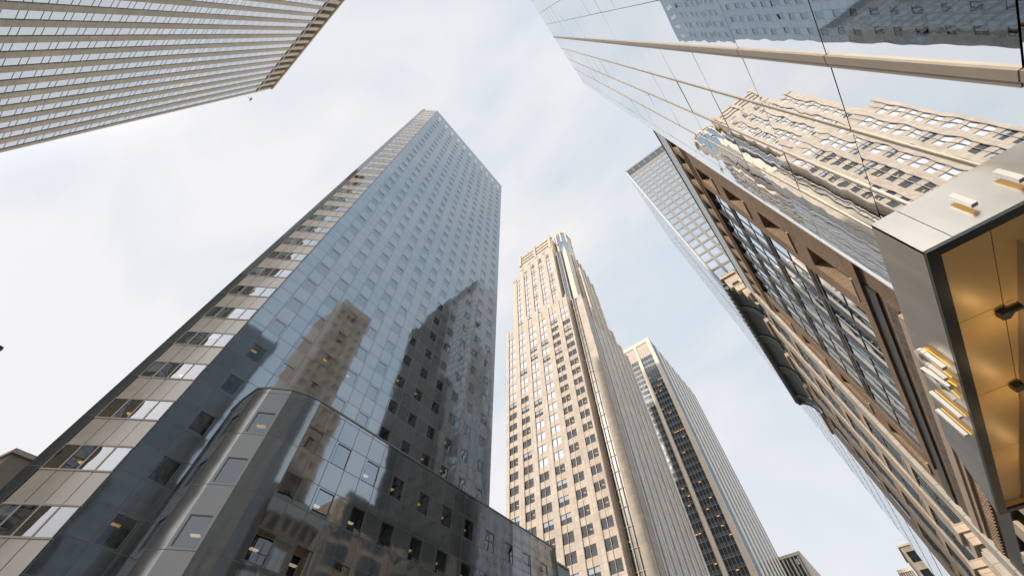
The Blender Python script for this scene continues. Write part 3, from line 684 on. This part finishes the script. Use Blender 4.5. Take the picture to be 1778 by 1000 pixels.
# ------------------------------------------------------------------ F: mirror glass facade close on the right
Fb = thing('mirror_glass_building', 'mirrored glass building close at right with pale bronze vertical bands reflecting the stone tower', 'office building', (12, 0, -1.7))
YF = [-18.2, -16.6, -15.0, -13.4, -11.8, -10.2, -8.6, -7.0, -5.4, -3.8, -2.2, -.6, .95, 2.5, 4.26, 5.9, 7.55, 9.1, 10.72, 11.42]
ZF = [5.3 + 3.45 * k for k in range(-1, 17)] + [62.8]
b = MB(); b.box((4.62, -18.2, -1.7), (22, 11.38, 62.6), M['joint']); b.build('core_wall', Fb)
WF = Windows(Fb, 'glass_panel')
for i in range(len(YF) - 1):
    for j in range(len(ZF) - 1):
        w_ = YF[i + 1] - YF[i]; h_ = ZF[j + 1] - ZF[j]; g_ = .012
        t = MB(); t.box((g_, 0, g_), (w_ - g_, .08, h_ - g_), M['mirror'])
        a1 = random.gauss(0, .003); a2_ = random.gauss(0, .0025)
        fr = Fr((4.5, 0, 0), (0, 1), (-1, 0))
        mt = Matrix.Translation((4.5, YF[i], ZF[j])) @ Matrix(((0, 1, 0, 0), (1, 0, 0, 0), (0, 0, 1, 0), (0, 0, 0, 1)))
        mt = mt @ Matrix.Translation((w_ / 2, 0, h_ / 2)) @ Matrix.Rotation(a1, 4, 'Z') @ Matrix.Rotation(a2_, 4, 'X') @ Matrix.Translation((-w_ / 2, 0, -h_ / 2))
        WF.add(t, mt, w_, h_, Vector((-1, 0, 0)))
WF.flush()
for y, wd, dp in ((4.26, .26, .05), (5.9, .085, .025), (7.55, .085, .025), (9.1, .085, .025)):
    for j in range(len(ZF) - 1):
        pass
    b = MB(); 
    for j in range(len(ZF) - 1):
        z0, z1 = ZF[j] + .012, ZF[j + 1] - .012
        if y == 4.26:
            b.box((4.5 - dp, y - wd / 2, z0), (4.56, y + wd * .12, z1), M['brassband']); b.box((4.5 - dp * .55, y + wd * .12 + .003, z0), (4.56, y + wd / 2, z1), M['brassband'])
        else:
            b.box((4.5 - dp, y - wd / 2, z0), (4.56, y - .006, z1), M['brassband']); b.box((4.5 - dp * .6, y + .006, z0), (4.56, y + wd / 2, z1), M['brassband'])
    b.build('bronze_band', Fb)
b = MB(); b.box((4.46, 11.37, -1.7), (4.7, 11.43, 62.8), M['silver']); b.build('edge_trim', Fb)

# ------------------------------------------------------------------ H: brown brick building
H = thing('brown_brick_building', 'brown brick building with big dark framed bay of glass beside the mirrored building', 'building', (12, 20, -1.7))
fH = Fr((4.9, 0, 0), (0, 1), (-1, 0))
BR = M['brick']
sills = [12.3 + 3.95 * k for k in range(4)]
rowsH = [(s, s + 2.6) for s in sills]
b = MB()
face_holes(b, fH, 11.44, 15.7, 11.5, 28.0, [(13.8, 14.95)], rowsH, BR, .45)
face_holes(b, fH, 27.2, 30.2, 11.5, 28.0, [(28.3, 29.4)], rowsH, BR, .45)
fH.quad(b, 15.7, 27.2, 11.5, 12.0, BR); fH.quad(b, 15.7, 27.2, 27.2, 28.0, BR)
b.poly([fH.p(15.7, 0, 12), fH.p(15.7, -.5, 12), fH.p(15.7, -.5, 27.2), fH.p(15.7, 0, 27.2)], BR)
b.poly([fH.p(27.2, 0, 12), fH.p(27.2, -.5, 12), fH.p(27.2, -.5, 27.2), fH.p(27.2, 0, 27.2)], BR)
b.poly([fH.p(15.7, 0, 27.2), fH.p(27.2, 0, 27.2), fH.p(27.2, -.5, 27.2), fH.p(15.7, -.5, 27.2)], BR)
att = [(12.2 + 1.55 * k, 13.25 + 1.55 * k) for k in range(12)]
face_holes(b, fH, 11.44, 31.4, 28.0, 30.6, att, [(28.5, 30.3)], BR, .6)
face_holes(b, fH, 11.44, 31.4, -1.7, 11.5, [(12.6 + 3.1 * k, 14.3 + 3.1 * k) for k in range(6)], [(5.0, 8.0)], BR, .35)
b.build('brick_wall', H)
b = MB(); b.box((5.6, 11.45, -1.7), (22, 31.4, 30.4), M['dark']); b.build('core_wall', H)
b = MB(); face_holes(b, fH, 30.2, 31.4, 11.5, 28.0, [], [], M['greystone'], 0); fH.box(b, 30.2, 31.5, .003, .22, -1.7, 30.5, M['greystone']); b.build('stone_quoin', H)
for u0, u1 in ((13.8, 14.95), (28.3, 29.4)):
    for s in sills:
        f = MB(); fH.box(f, u0, u1, -.5, -.38, s, s + 2.6, M['steeldark']); f.build('window', H)
        f = MB(); fH.box(f, u0 - .08, u1 + .08, -.1, .06, s - .09, s, M['stonetrim']); f.build('window_sill', H)
for a_, c_ in att:
    f = MB(); fH.box(f, a_, c_, -.66, -.55, 28.5, 30.3, M['blackmetal']); f.build('attic_window', H)
# belt courses
b = MB(); fH.box(b, 11.44, 31.4, .003, .07, 27.98, 28.10, M['stonetrim']); fH.box(b, 11.44, 31.4, .003, .04, 27.5, 27.65, BR); fH.box(b, 11.44, 31.4, .003, .03, 27.2, 27.32, BR); fH.box(b, 11.44, 31.4, .003, .05, 27.75, 27.83, M['steeldark']); b.build('belt_course', H)
b = MB(); fH.box(b, 11.44, 31.2, -.6, .07, 30.6, 33.0, M['silver']); fH.box(b, 11.44, 31.2, -.2, .13, 33.0, 33.12, M['blackmetal']); b.build('cornice', H)
# big glazed bay
WH = Windows(H, 'bay_window', 100)
nb = 5; bw = (27.2 - 15.7) / nb
for i in range(nb):
    for k in range(4):
        z0 = 12.0 + 3.95 * k; h_ = min(3.95, 27.2 - z0); 
        f = MB(); W = bw
        f.box((0, .16, 0), (W, .24, h_), M['glassH'])
        if k: f.box((0, .12, -.30), (W, .159, .30), M['steeldark']); f.box((0, .09, .24), (W, .119, .32), M['stonetrim']); f.box((0, .09, -.05), (W, .119, .06), M['blackmetal'])
        f.box((0, .11, .33), (.10, .159, h_ - .3), M['blackmetal']); f.box((W * .52, .125, .33), (W * .52 + .06, .159, h_ - .3), M['blackmetal'])
        for zz in (1.9,): f.box((.10, .135, zz), (W * .52, .159, zz + .05), M['steeldark']); f.box((W * .52 + .06, .135, zz), (W, .159, zz + .05), M['steeldark'])
        WH.add(f, Fr((4.9, 0, 0), (0, 1), (-1, 0)).mat(15.7 + bw * i, z0, 0), W, h_, Vector((-1, 0, 0)))
WH.flush()
b = MB()
for i in range(nb + 1):
    u = 15.7 + bw * i; fH.box(b, max(u - .09, 15.71), min(u + .09, 27.19), -.155, -.04, 12.0, 27.19, M['steeldark'])
b.build('bay_mullion', H)
# lower beams and mouldings
b = MB(); fH.box(b, 11.44, 27.5, .003, .12, 11.55, 11.95, BR); fH.box(b, 13.4, 30.2, .003, .05, 11.15, 11.5, M['blackmetal']); fH.box(b, 13.4, 30.2, .003, .07, 10.95, 11.149, M['steeldark'])
b.build('black_beam', H)
b = MB(); fH.box(b, 13.6, 30.2, .003, .04, 10.1, 10.6, M['mottled']); fH.box(b, 13.6, 30.2, .003, .14, 9.6, 10.0, M['stonetrim']); fH.box(b, 13.6, 30.2, .003, .08, 9.35, 9.599, M['stonetrim']); b.build('stone_moulding', H)
b = MB()
for k in range(46): fH.box(b, 13.7 + .36 * k, 13.88 + .36 * k, .003, .12, 8.55, 8.95, BR)
b.build('brick_dentils', H)
b = MB(); fH.box(b, 11.5, 30.2, .003, .10, 7.6, 8.3, M['blackmetal'])
for k in range(7): fH.box(b, 12.2 + 3.0 * k, 12.6 + 3.0 * k, .003, .12, -1.7, 7.6, M['blackmetal'])
b.build('shopfront_frame', H)
b = MB()
for k in range(5): fH.box(b, 14.1 + 3.1 * k, 15.3 + 3.1 * k, .003, .16, -1.7, 7.5, M['stonetrim'])
b.build('stone_pilaster', H)

# ------------------------------------------------------------------ J: limestone building with deep arched cornice
J = thing('bay_window_limestone_building', 'limestone building with wavy window bays under a deep dark green arched cornice', 'building', (12, 45, -1.7))
fJ = Fr((4.9, 0, 0), (0, 1), (-1, 0))
b = MB(); b.box((5.2, 31.6, -1.7), (20, 59.4, 36.6), M['limeJ']); b.build('core_wall', J)
piersJ = [(31.55, 32.6), (36.1, 38.5), (42.3, 44.9), (48.6, 51.4), (55.2, 59.4)]
for a_, c_ in piersJ:
    b = MB(); fJ.box(b, a_, c_, -.3, .0, -1.7, 33.2, M['limeJ'])
    fJ.box(b, a_ + .35, c_ - .35, .003, .06, -1.7, 32.2, M['stonetrim']); fJ.box(b, a_, a_ + .14, .003, .05, -1.7, 32.2, M['limeJ']); fJ.box(b, a_ - .05, c_ + .05, .003, .3, 32.2, 32.7, M['limeJ'])
    b.build('pier', J)
bays = [(32.6, 36.1), (38.5, 42.3), (44.9, 48.6), (51.4, 55.2)]
def trap(fr, mb, a_, c_, d, z0, z1, m, k=.28):
    L_ = c_ - a_; pts = [fr.p(a_, -.28, 0), fr.p(a_ + .02, 0, 0), fr.p(a_ + L_ * k, d, 0), fr.p(c_ - L_ * k, d, 0), fr.p(c_ - .02, 0, 0), fr.p(c_, -.28, 0)]
    mb.prism([(p.x, p.y) for p in pts], z0, z1, m)
for a_, c_ in bays:
    k = 0; z = 2.6
    while z < 32:
        b = MB(); trap(fJ, b, a_, c_, .03, z, z + .6, M['limeJ']); trap(fJ, b, a_, c_, .06, z + .6, z + .7, M['limeJ']); b.build('bay_spandrel', J)
        zt = min(z + 3.83, 33)
        b = MB(); trap(fJ, b, a_ + .12, c_ - .12, -.05, z + .7, zt - .002 + .12, M['glassJ'])
        L_ = c_ - a_
        for u in (a_ + L_ * .29, c_ - L_ * .29, (a_ + c_) / 2): fJ.box(b, u - .06, u + .06, -.049, -.01, z + .7, zt, M['blackmetal'])
        fJ.box(b, a_ + L_ * .29, c_ - L_ * .29, -.048, -.02, z + 2.45, z + 2.53, M['blackmetal'])
        b.build('bay_window', J)
        z += 3.95
# cornice
b = MB(); NS = 10
y0, y1 = 33.3, 56.6
cells = [(33.9, 36.3), (36.9, 41.6), (42.9, 48.0), (49.4, 54.6), (55.4, 56.4)]
prof = [(-.05 + 1.35 * (1 - math.cos(t * math.pi / 2 / NS)), 33.6 + 2.4 * math.sin(t * math.pi / 2 / NS)) for t in range(NS + 1)]
for a_, c_ in cells:
    for t in range(NS):
        d0, z0 = prof[t]; d1, z1 = prof[t + 1]; r0 = .25 * math.sin(t / NS * math.pi / 2); r1 = .25 * math.sin((t + 1) / NS * math.pi / 2)
        # sides pinch in towards the wall so each coffer reads as an arch
        s0 = .35 * (1 - t / NS) ** 2; s1_ = .35 * (1 - (t + 1) / NS) ** 2
        b.poly([fJ.p(a_ + s0, d0, z0), fJ.p(c_ - s0, d0, z0), fJ.p(c_ - s1_, d1, z1), fJ.p(a_ + s1_, d1, z1)], M['green'])
b.build('coffer_soffit', J)
br = [(33.3, 33.9), (36.3, 36.9), (41.6, 42.9), (48.0, 49.4), (54.6, 55.4), (56.4, 56.9)]
for a_, c_ in br:
    b = MB()
    for t in range(NS):
        d0, z0 = prof[t]; d1, z1 = prof[t + 1]
        P = [fJ.p(a_, d0 + .06, z0 - .13), fJ.p(c_, d0 + .06, z0 - .13), fJ.p(c_, d1 + .06, z1 - .13), fJ.p(a_, d1 + .06, z1 - .13)]; b.poly(P, M['green'])
        for yy in (a_, c_): b.poly([fJ.p(yy, d0 + .06, z0 - .13), fJ.p(yy, d1 + .06, z1 - .13), fJ.p(yy, d1, z1 + .02), fJ.p(yy, d0, z0 + .02)], M['green'])
    for s_ in (a_ + .02, c_ - .08):
        for t in range(NS):
            d0, z0 = prof[t]; d1, z1 = prof[t + 1]
            b.hexa([fJ.p(s_, d0 + .09, z0 - .17), fJ.p(s_ + .06, d0 + .09, z0 - .17), fJ.p(s_ + .06, d1 + .09, z1 - .17), fJ.p(s_, d1 + .09, z1 - .17),
                    fJ.p(s_, d0 + .065, z0 - .13), fJ.p(s_ + .06, d0 + .065, z0 - .13), fJ.p(s_ + .06, d1 + .065, z1 - .13), fJ.p(s_, d1 + .065, z1 - .13)], M['silver'])
    b.build('cornice_bracket', J)
b = MB(); fJ.box(b, 33.0, 56.9, 1.18, 1.42, 35.8, 36.5, M['green']); fJ.box(b, 33.0, 56.9, 1.42, 1.46, 35.95, 36.1, M['stonetrim']); fJ.box(b, 32.8, 57, -.3, 1.5, 36.5, 36.9, M['green'])
y = 33.1
while y < 56.6: fJ.box(b, y, y + .28, 1.461, 1.60, 36.12, 36.48, M['green']); y += .78
b.build('cornice_rim', J)
b = MB()   # ornate stone cheek at the near end
fJ.box(b, 32.5, 33.0, -.3, 1.1, 35.2, 36.9, M['limeJ']); fJ.box(b, 32.4, 33.0, -.3, .8, 34.2, 35.0, M['limeJ']); fJ.box(b, 32.5, 33.0, -.3, .45, 33.0, 34.2, M['limeJ']); fJ.box(b, 32.3, 33.0, -.3, 1.4, 36.9, 37.25, M['limeJ']); fJ.box(b, 32.45, 32.49, .05, .75, 35.35, 35.7, M['joint'])
for k in range(4): fJ.box(b, 32.3, 32.55, .05 + .36 * k, .2 + .36 * k, 37.25, 37.5, M['limeJ'])
fJ.box(b, 32.7, 33.0, -.3, .25, 31.6, 33.0, M['limeJ']); b.build('cornice_end_block', J)
for u in (32.0, 37.3):    # capitals near street level
    b = MB(); fJ.box(b, u - .6, u + 1.3, .003, .75, 10.2, 10.6, M['limeJ']); fJ.box(b, u - .5, u + 1.2, .003, .6, 9.6, 10.2, M['limeJ']); fJ.box(b, u - .3, u + 1.0, .003, .42, -1.7, 9.6, M['greystone'])
    for q in range(4): fJ.box(b, u - .2 + .32 * q, u - .06 + .32 * q, .421, .5, -1.7, 9.4, M['greystone'])
    b.build('pilaster', J)

# ------------------------------------------------------------------ G: gridded tower behind
Gt = thing('gridded_glass_tower', 'grey glass tower with a beige square mullion grid rising behind the green arched cornice', 'office tower', (20, 85, -1.7))
b = MB(); b.box((6.65, 66.1, -1.7), (40, 103, 158.2), M['gridG']); b.build('core_wall', Gt)
fG = Fr((0, 65.9, 0), (1, 0), (0, -1))
WG = Windows(Gt, 'window')
t = MB(); t.box((.3, .1, .5), (2.15, .18, 3.4), M['glassG'])
t.box((0, 0, 0), (.3, .19, 3.72), M['gridG']); t.box((2.15, 0, 0), (2.45, .19, 3.72), M['gridG']); t.box((.3, .02, 0), (2.15, .19, .5), M['gridG']); t.box((.3, .02, 3.4), (2.15, .19, 3.72), M['gridG'])
td = MB(); td.v = list(t.v); td.f = list(t.f); td.m = list(t.m); td.mats = [M['dark'] if m == M['glassG'] else m for m in t.mats]
tl = MB(); tl.add(t, Matrix.Identity(4)); tl.box((1.1, .06, 1.6), (1.3, .099, 1.75), M['warm'])
tw = MB(); tw.add(t, Matrix.Identity(4)); tw.box((.5, .07, 1.9), (1.98, .099, 3.15), M['blind_glare'])
for i in range(13):
    for k in range(40):
        tt = t
        if (i, k) == (5, 32): tt = td
        elif random.random() < .06 and k < 27: tt = tl
        z0 = 1.3 + 3.72 * k
        if z0 + 3.72 > 154.5: continue
        WG.add(tt, fG.mat(6.9 + 2.45 * i, z0), 2.45, 3.72, Vector((0, -1, 0)))
WG.flush()
b = MB(); fG.box(b, 6.5, 40, -.2, 0.06, 157.6, 158.8, M['gridG']); fG.box(b, 6.9, 40, -.18, -.08, 153.2, 157.6, M['glassblue'])
for k in range(14): fG.box(b, 6.9 + 2.45 * k, 7.1 + 2.45 * k, -.079, 0.02, 153.2, 157.6, M['gridG'])
b.build('top_band', Gt)
b = MB(); fG.box(b, 6.5, 6.9, -.2, 0.05, -1.7, 157.6, M['silver']); b.build('corner_trim', Gt)
fGs = Fr((6.5, 0, 0), (0, 1), (-1, 0))
b = MB(); fGs.box(b, 66.15, 103, -.14, 0, -1.7, 158.2, M['sideG']); b.build('side_glass_wall', Gt)
b = MB()
for k in range(43):
    fGs.box(b, 66.2, 103, .003, .012, -1.0 + 3.72 * k, -.75 + 3.72 * k, M['silver'])
for yv in (77.5,): fGs.box(b, yv, yv + .5, .013, .03, -1.7, 118, M['blackmetal'])
for k in range(16): fGs.box(b, 67.5 + 2.4 * k, 67.62 + 2.4 * k, .003, .012, -1.7, 158, M['silver'])
b.build('side_mullion', Gt)

# ------------------------------------------------------------------ L, M: small buildings low on the right
Lb = thing('small_corner_building', 'small beige brick building with dark wide windows and roof rail low at bottom right', 'building', (14, 190, -1.7))
b = MB(); fL = Fr((0, 183, 0), (1, 0), (0, -1)); rowsL = [(60 - 4.4 - 4.9 * k, 60 - 1.5 - 4.9 * k) for k in range(9)]
face_holes(b, fL, 8.5, 24, -1.7, 60, [(9.2, 12.4), (13.6, 16.8), (18, 21.2)], rowsL, M['brickpale'], .5)
b.box((8.5, 183.7, -1.7), (24, 196, 59.7), M['brickpale']); b.poly([(8.5, 183, -1.7), (8.5, 183.7, -1.7), (8.5, 183.7, 60), (8.5, 183, 60)], M['brickpale']); b.box((8.2, 182.7, 60), (24, 196.2, 60.5), M['stonetrim']); b.build('wall', Lb)
TL = win_template(3.2, 2.9, M['blackmetal'], M['glassA'], .08, .1, .3, .35, mull=2, split=False)
TLl = win_template(3.2, 2.9, M['blackmetal'], M['glassA'], .08, .1, .3, .35, mull=2, split=False, lamp=M['amber'], lampz=1.2, lampd=.05, lampw=.28, lampu=.35)
WL = Windows(Lb)
for a_ in (9.2, 13.6, 18):
    for r, (za, zb) in enumerate(rowsL): WL.add(TLl if r == 1 else TL, fL.mat(a_, za), 3.2, 2.9, Vector((0, -1, 0)))
WL.flush()
b = MB()
for k in range(8): b.box((8.3 + k * .9, 182.9, 60.5), (8.36 + k * .9, 182.96, 62), M['silver'])
b.box((8.3, 182.9, 61.9), (14.7, 182.96, 62), M['silver']); b.build('roof_rail', Lb)
Mb = thing('striped_low_building', 'low building with narrow vertical dark strips at the bottom edge beside the small beige building', 'building', (7, 205, -1.7))
b = MB(); b.box((4.5, 202.4, -1.7), (8.3, 215, 59.6), M['glassdark']); b.build('core_wall', Mb)
for k in range(6):
    b = MB(); b.box((4.5 + .64 * k, 202, -1.7), (4.8 + .64 * k, 202.39, 59.6), M['creamD']); b.build('rib', Mb)
b = MB(); b.box((4.3, 201.8, 59.6), (8.3, 215.2, 60.6), M['creamD']); b.build('parapet', Mb)

# ------------------------------------------------------------------ K: brick building low at left
K = thing('tan_brick_building', 'tan brick corner of a low building at the far left edge behind the granite tower', 'building', (-60, -2, -1.7))
b = MB(); b.prism([(-55, -3.7), (-54.9, 10), (-75, 10), (-75, -8.2)], -1.7, 22.6, M['brickpale']); b.build('wall', K)
b = MB(); b.prism([(-54.75, -3.85), (-54.65, 10.1), (-75.1, 10.1), (-75.1, -8.4)], 22.6, 23.0, M['stonetrim']); b.build('coping', K)

# ------------------------------------------------------------------ building reflected in the granite tower (stands behind the brick building)
T = thing('beige_street_tower', 'plain beige tower behind the brick building, mirrored in the dark granite facade', 'office tower', (32, 30, -1.7))
b = MB(); fT = Fr((24, 0, 0), (0, 1), (-1, 0)); face_holes(b, fT, 23.5, 34.5, -1.7, 111, [(24.4 + 2.6 * k, 26.0 + 2.6 * k) for k in range(4)], [(3 + 3.9 * k, 5 + 3.9 * k) for k in range(27)], LY, .2)
b.box((24.2, 23.5, -1.7), (44, 34.5, 110.5), M['spandrel']); b.poly([(24, 23.5, 111), (44, 23.5, 111), (44, 34.5, 111), (24, 34.5, 111)], LY); b.poly([(24, 23.5, -1.7), (24.2, 23.5, -1.7), (24.2, 23.5, 111), (24, 23.5, 111)], LY); b.build('wall', T)

T2w = thing('dark_street_tower', 'dark stone tower east of the gridded glass tower, mirrored in the granite facade', 'office tower', (33, 70, -1.7))
b = MB(); fT = Fr((0, 62, 0), (1, 0), (0, -1)); face_holes(b, fT, 23.2, 43.7, -1.7, 146, [(24.4 + 3.2 * k, 26.2 + 3.2 * k) for k in range(6)], [(3 + 3.9 * k, 5.2 + 3.9 * k) for k in range(36)], M['darkstone'], .2)
face_holes(b, fT, 23.2, 34.5, 146, 150, [], [], M['darkstone'])
face_holes(b, fT, 15.0, 23.2, -1.7, 100, [(15.9 + 2.6 * k, 17.4 + 2.6 * k) for k in range(3)], [(3 + 3.9 * k, 5.2 + 3.9 * k) for k in range(24)], M['darkstone'], .2)
face_holes(b, fT, 8.6, 15.0, -1.7, 60, [(9.4 + 2.8 * k, 10.9 + 2.8 * k) for k in range(2)], [(3 + 3.9 * k, 5.2 + 3.9 * k) for k in range(14)], M['darkstone'], .2)
b.box((15.0, 62.3, -1.7), (23.2, 65.6, 99.8), M['darkstone']); b.box((8.6, 62.3, -1.7), (15.0, 65.6, 59.8), M['darkstone']); b.poly([(8.6, 62, -1.7), (8.6, 62.3, -1.7), (8.6, 62.3, 60), (8.6, 62, 60)], M['darkstone'])
b.box((23.2, 62.3, -1.7), (43.7, 65.6, 146), M['darkstone']); b.box((23.2, 62.01, 146), (34.5, 65.6, 150), M['darkstone']); b.build('wall', T2w)

# ------------------------------------------------------------------ stainless canopy with letters
S = thing('entrance_canopy', 'brushed stainless canopy with gold lit underside and raised white letters at right', 'canopy', (3.7, 9, 5))
x0, y0, z1, z2 = 2.93, 5.82, 6.0, 5.03
b = MB()
# front fascia (faces -x), slanted far end; near fascia (faces -y)
th = .06; CS = .878   # all canopy coordinates below are multiplied by this to metres
def slab(P, n, m):   # polygon slab, n thickness vector
    n = Vector(n); i = [Vector(p) for p in P]; b.poly(i, m); b.poly([p + n for p in reversed(i)], m)
    for a_ in range(len(i)): c_ = (a_ + 1) % len(i); b.poly([i[a_], i[a_] + n, i[c_] + n, i[c_]], m)
yt, yb = 13.0, 15.0
slab([(x0, y0, z2), (x0, yb, z2), (x0, yt, z1), (x0, y0, z1)], (th, 0, 0), M['stainless'])
b.build('street_fascia', S)
b = MB(); slab([(x0 + .0, y0 - .002, z2), (3.30, y0 - .002, z2), (3.30, y0 - .002, z1), (x0, y0 - .002, z1)], (0, th, 0), M['stainless'])
slab([(3.31, y0 - .002, z2), (5.1, y0 - .002, z2), (5.1, y0 - .002, z1), (3.31, y0 - .002, z1)], (0, th, 0), M['stainless']); b.build('end_fascia', S)
b = MB(); b.box((x0 + .01, y0 + .07, z1 - .06), (5.08, yt, z1 - .01), M['stainless'])
slab([(x0 + .02, yb, z2 + .02), (5.08, yb, z2 + .02), (5.08, yt, z1), (x0 + .02, yt, z1)], (0, -.05, 0), M['stainless']); b.build('top_panel', S)
b = MB()
b.box((x0 + .003, y0 + .003, z2 - .05), (x0 + .17, yb, z2 - .002), M['blackmetal']); b.box((x0 + .17, y0 + .003, z2 - .05), (5.1, y0 + .165, z2 - .002), M['blackmetal']); b.box((x0 + .17, yb - .18, z2 - .05), (5.1, yb, z2 - .002), M['blackmetal']); b.build('underside_frame', S)
b = MB()
ys = [y0 + .165, 7.85, 10.1, 12.3, yb - .18]; xs_ = [x0 + .17, 3.82, 5.09]
zg = z2 + .12
for i in range(4):
    for j in range(2):
        b.box((xs_[j] + .006, ys[i] + .006, zg), (xs_[j + 1] - .006, ys[i + 1] - .006, zg + .03), M['gold'])
b.box((x0 + .065, y0 + .07, z2), (x0 + .17, yb - .2, z2 + .12), M['gold'])
b.box((x0 + .17, y0 + .1, z2), (5.09, y0 + .165, z2 + .12), M['gold']); b.box((x0 + .17, yb - .2, z2), (5.09, yb - .18, z2 + .12), M['gold']); b.build('gold_soffit', S)
b = MB(); b.poly([(4.10, 6.62, z2 - .02), (4.22, 7.6, z2 - .02), (3.64, 15.2, z2 - .02), (3.50, 15.2, z2 - .02)], M['fin']); b.poly([(4.10, 6.62, zg), (4.22, 7.6, zg), (3.64, 15.2, zg), (3.50, 15.2, zg)], M['fin'])
b.poly([(4.10, 6.62, z2 - .02), (3.50, 15.2, z2 - .02), (3.50, 15.2, zg), (4.10, 6.62, zg)], M['fin']); b.poly([(4.22, 7.6, z2 - .02), (3.64, 15.2, z2 - .02), (3.64, 15.2, zg), (4.22, 7.6, zg)], M['fin']); b.build('light_fin', S)
for yy in (8.0, 10.15):
    b = MB()
    b.box((3.78, yy - .035, z2 + .03), (4.04, yy + .035, z2 + .10), M['blackmetal'])
    b.prism([(3.70, yy - .07), (3.80, yy - .09), (3.86, yy), (3.80, yy + .09), (3.70, yy + .07)], z2 + .0, z2 + .11, M['blackmetal'])
    b.build('spotlight', S)
for yy, pw in ((8.15, 3.4), (10.3, 3.4), (12.8, 2.6)):
    ld = bpy.data.lights.new('canopy_lamp', 'POINT'); ld.energy = pw; ld.shadow_soft_size = .03; ld.color = (1, .72, .34)
    lo = bpy.data.objects.new('canopy_lamp', ld); COL.objects.link(lo); lo.location = Vector((3.75, yy, z2 - .45)) * CS; lo.parent = S; lo.matrix_parent_inverse = WM[S.name].inverted()
# letters on the street fascia, standing off on amber-lit backs
xl = x0 - .14
def stroke(b, pts, wd, m, x1=xl, dx=.07):
    """poly-line stroke in the y,z plane, thickness dx in x"""
    for (ya, za), (yb_, zb_) in zip(pts[:-1], pts[1:]):
        d_ = Vector((yb_ - ya, zb_ - za)); d_.normalize(); n_ = Vector((-d_.y, d_.x)) * wd / 2
        Q = [(ya + n_.x, za + n_.y), (yb_ + n_.x, zb_ + n_.y), (yb_ - n_.x, zb_ - n_.y), (ya - n_.x, za - n_.y)]
        b.hexa([(x1, q[0], q[1]) for q in Q] + [(x1 + dx, q[0], q[1]) for q in Q], m)
arch = [(9.22, 5.16), (9.22, 5.45)] + [(9.02 + .2 * math.cos(t * math.pi / 8), 5.5 + .20 * math.sin(t * math.pi / 8)) for t in range(9)] + [(8.82, 5.4), (8.82, 5.12)]
LET = [[[(11.2, 5.08), (11.2, 5.74)]], [[(10.48, 5.08), (10.48, 5.74)]], [[(9.85, 5.1), (9.62, 5.74), (9.42, 5.1)], [(9.74, 5.36), (9.50, 5.36)]], [arch]]
for Lt in LET:
    b = MB(); bb = MB()
    for s_ in Lt: stroke(b, s_, .095, M['letter']); stroke(bb, s_, .05, M['amber'], xl + .11, .012)
    o = b.build('letter', S); 
    c = bb.build('letter_glow', o)
for xx in (3.78, 4.34):
    b = MB(); b.box((xx - .04, y0 - .14, 5.26), (xx + .04, y0 - .07, 5.62), M['letter']); o = b.build('letter', S)
    bb = MB(); bb.box((xx - .03, y0 - .068, 5.28), (xx + .03, y0 - .056, 5.60), M['amber']); bb.build('letter_glow', o)

def all_children(o):
    for c in o.children: yield c; yield from all_children(c)
for c in all_children(S):
    if c.type == 'MESH': c.data.transform(Matrix.Scale(CS, 4))
# ------------------------------------------------------------------ street lamp tip at left, bird
SL = thing('street_lamp', 'dark street lamp head just entering at the left edge', 'street lamp', (-27, -12, -1.7))
b = MB(); b.prism([(-27 + .1 * math.cos(t * math.pi / 4), -12 + .1 * math.sin(t * math.pi / 4)) for t in range(8)], -1.7, 15.2, M['blackmetal']); b.build('pole', SL)
b = MB(); b.hexa([(-27.05, -12, 15.1), (-26.95, -12, 15.1), (-28.27, -6.4, 15.45), (-28.37, -6.4, 15.45), (-27.05, -12, 15.2), (-26.95, -12, 15.2), (-28.27, -6.4, 15.55), (-28.37, -6.4, 15.55)], M['blackmetal']); b.build('arm', SL)
b = MB(); b.prism([(-28.5, -6.5), (-28.1, -6.5), (-28.15, -5.8), (-28.45, -5.8)], 15.33, 15.5, M['blackmetal']); b.build('lamp_head', SL)
b = MB(); p0 = Vector((-41.3, -21.1, 77.3))
def tri(*q): b.poly([p0 + Vector(v) * .6 for v in q], M['steeldark'])
tri((-.06, .5, 0), (.06, .5, 0), (.1, 0, .05), (-.1, 0, .05)); tri((-.1, 0, .05), (.1, 0, .05), (.04, -.5, 0), (-.04, -.5, 0)); tri((-.06, .5, 0), (.06, .5, 0), (.1, 0, -.08), (-.1, 0, -.08)); tri((-.1, 0, -.08), (.1, 0, -.08), (.04, -.5, 0), (-.04, -.5, 0))
for s_ in (-1, 1): tri((s_ * .08, .2, 0), (s_ * .08, -.12, 0), (s_ * .5, -.05, .2), (s_ * .48, .18, .2)); tri((s_ * .5, -.05, .2), (s_ * .48, .18, .2), (s_ * .95, -.25, .12))
tri((-.04, -.5, 0), (.04, -.5, 0), (.14, -.75, 0), (-.14, -.75, 0))
o = b.build('bird'); o['label'] = 'tiny dark bird flying in white sky below the ribbed tower'; o['category'] = 'bird'
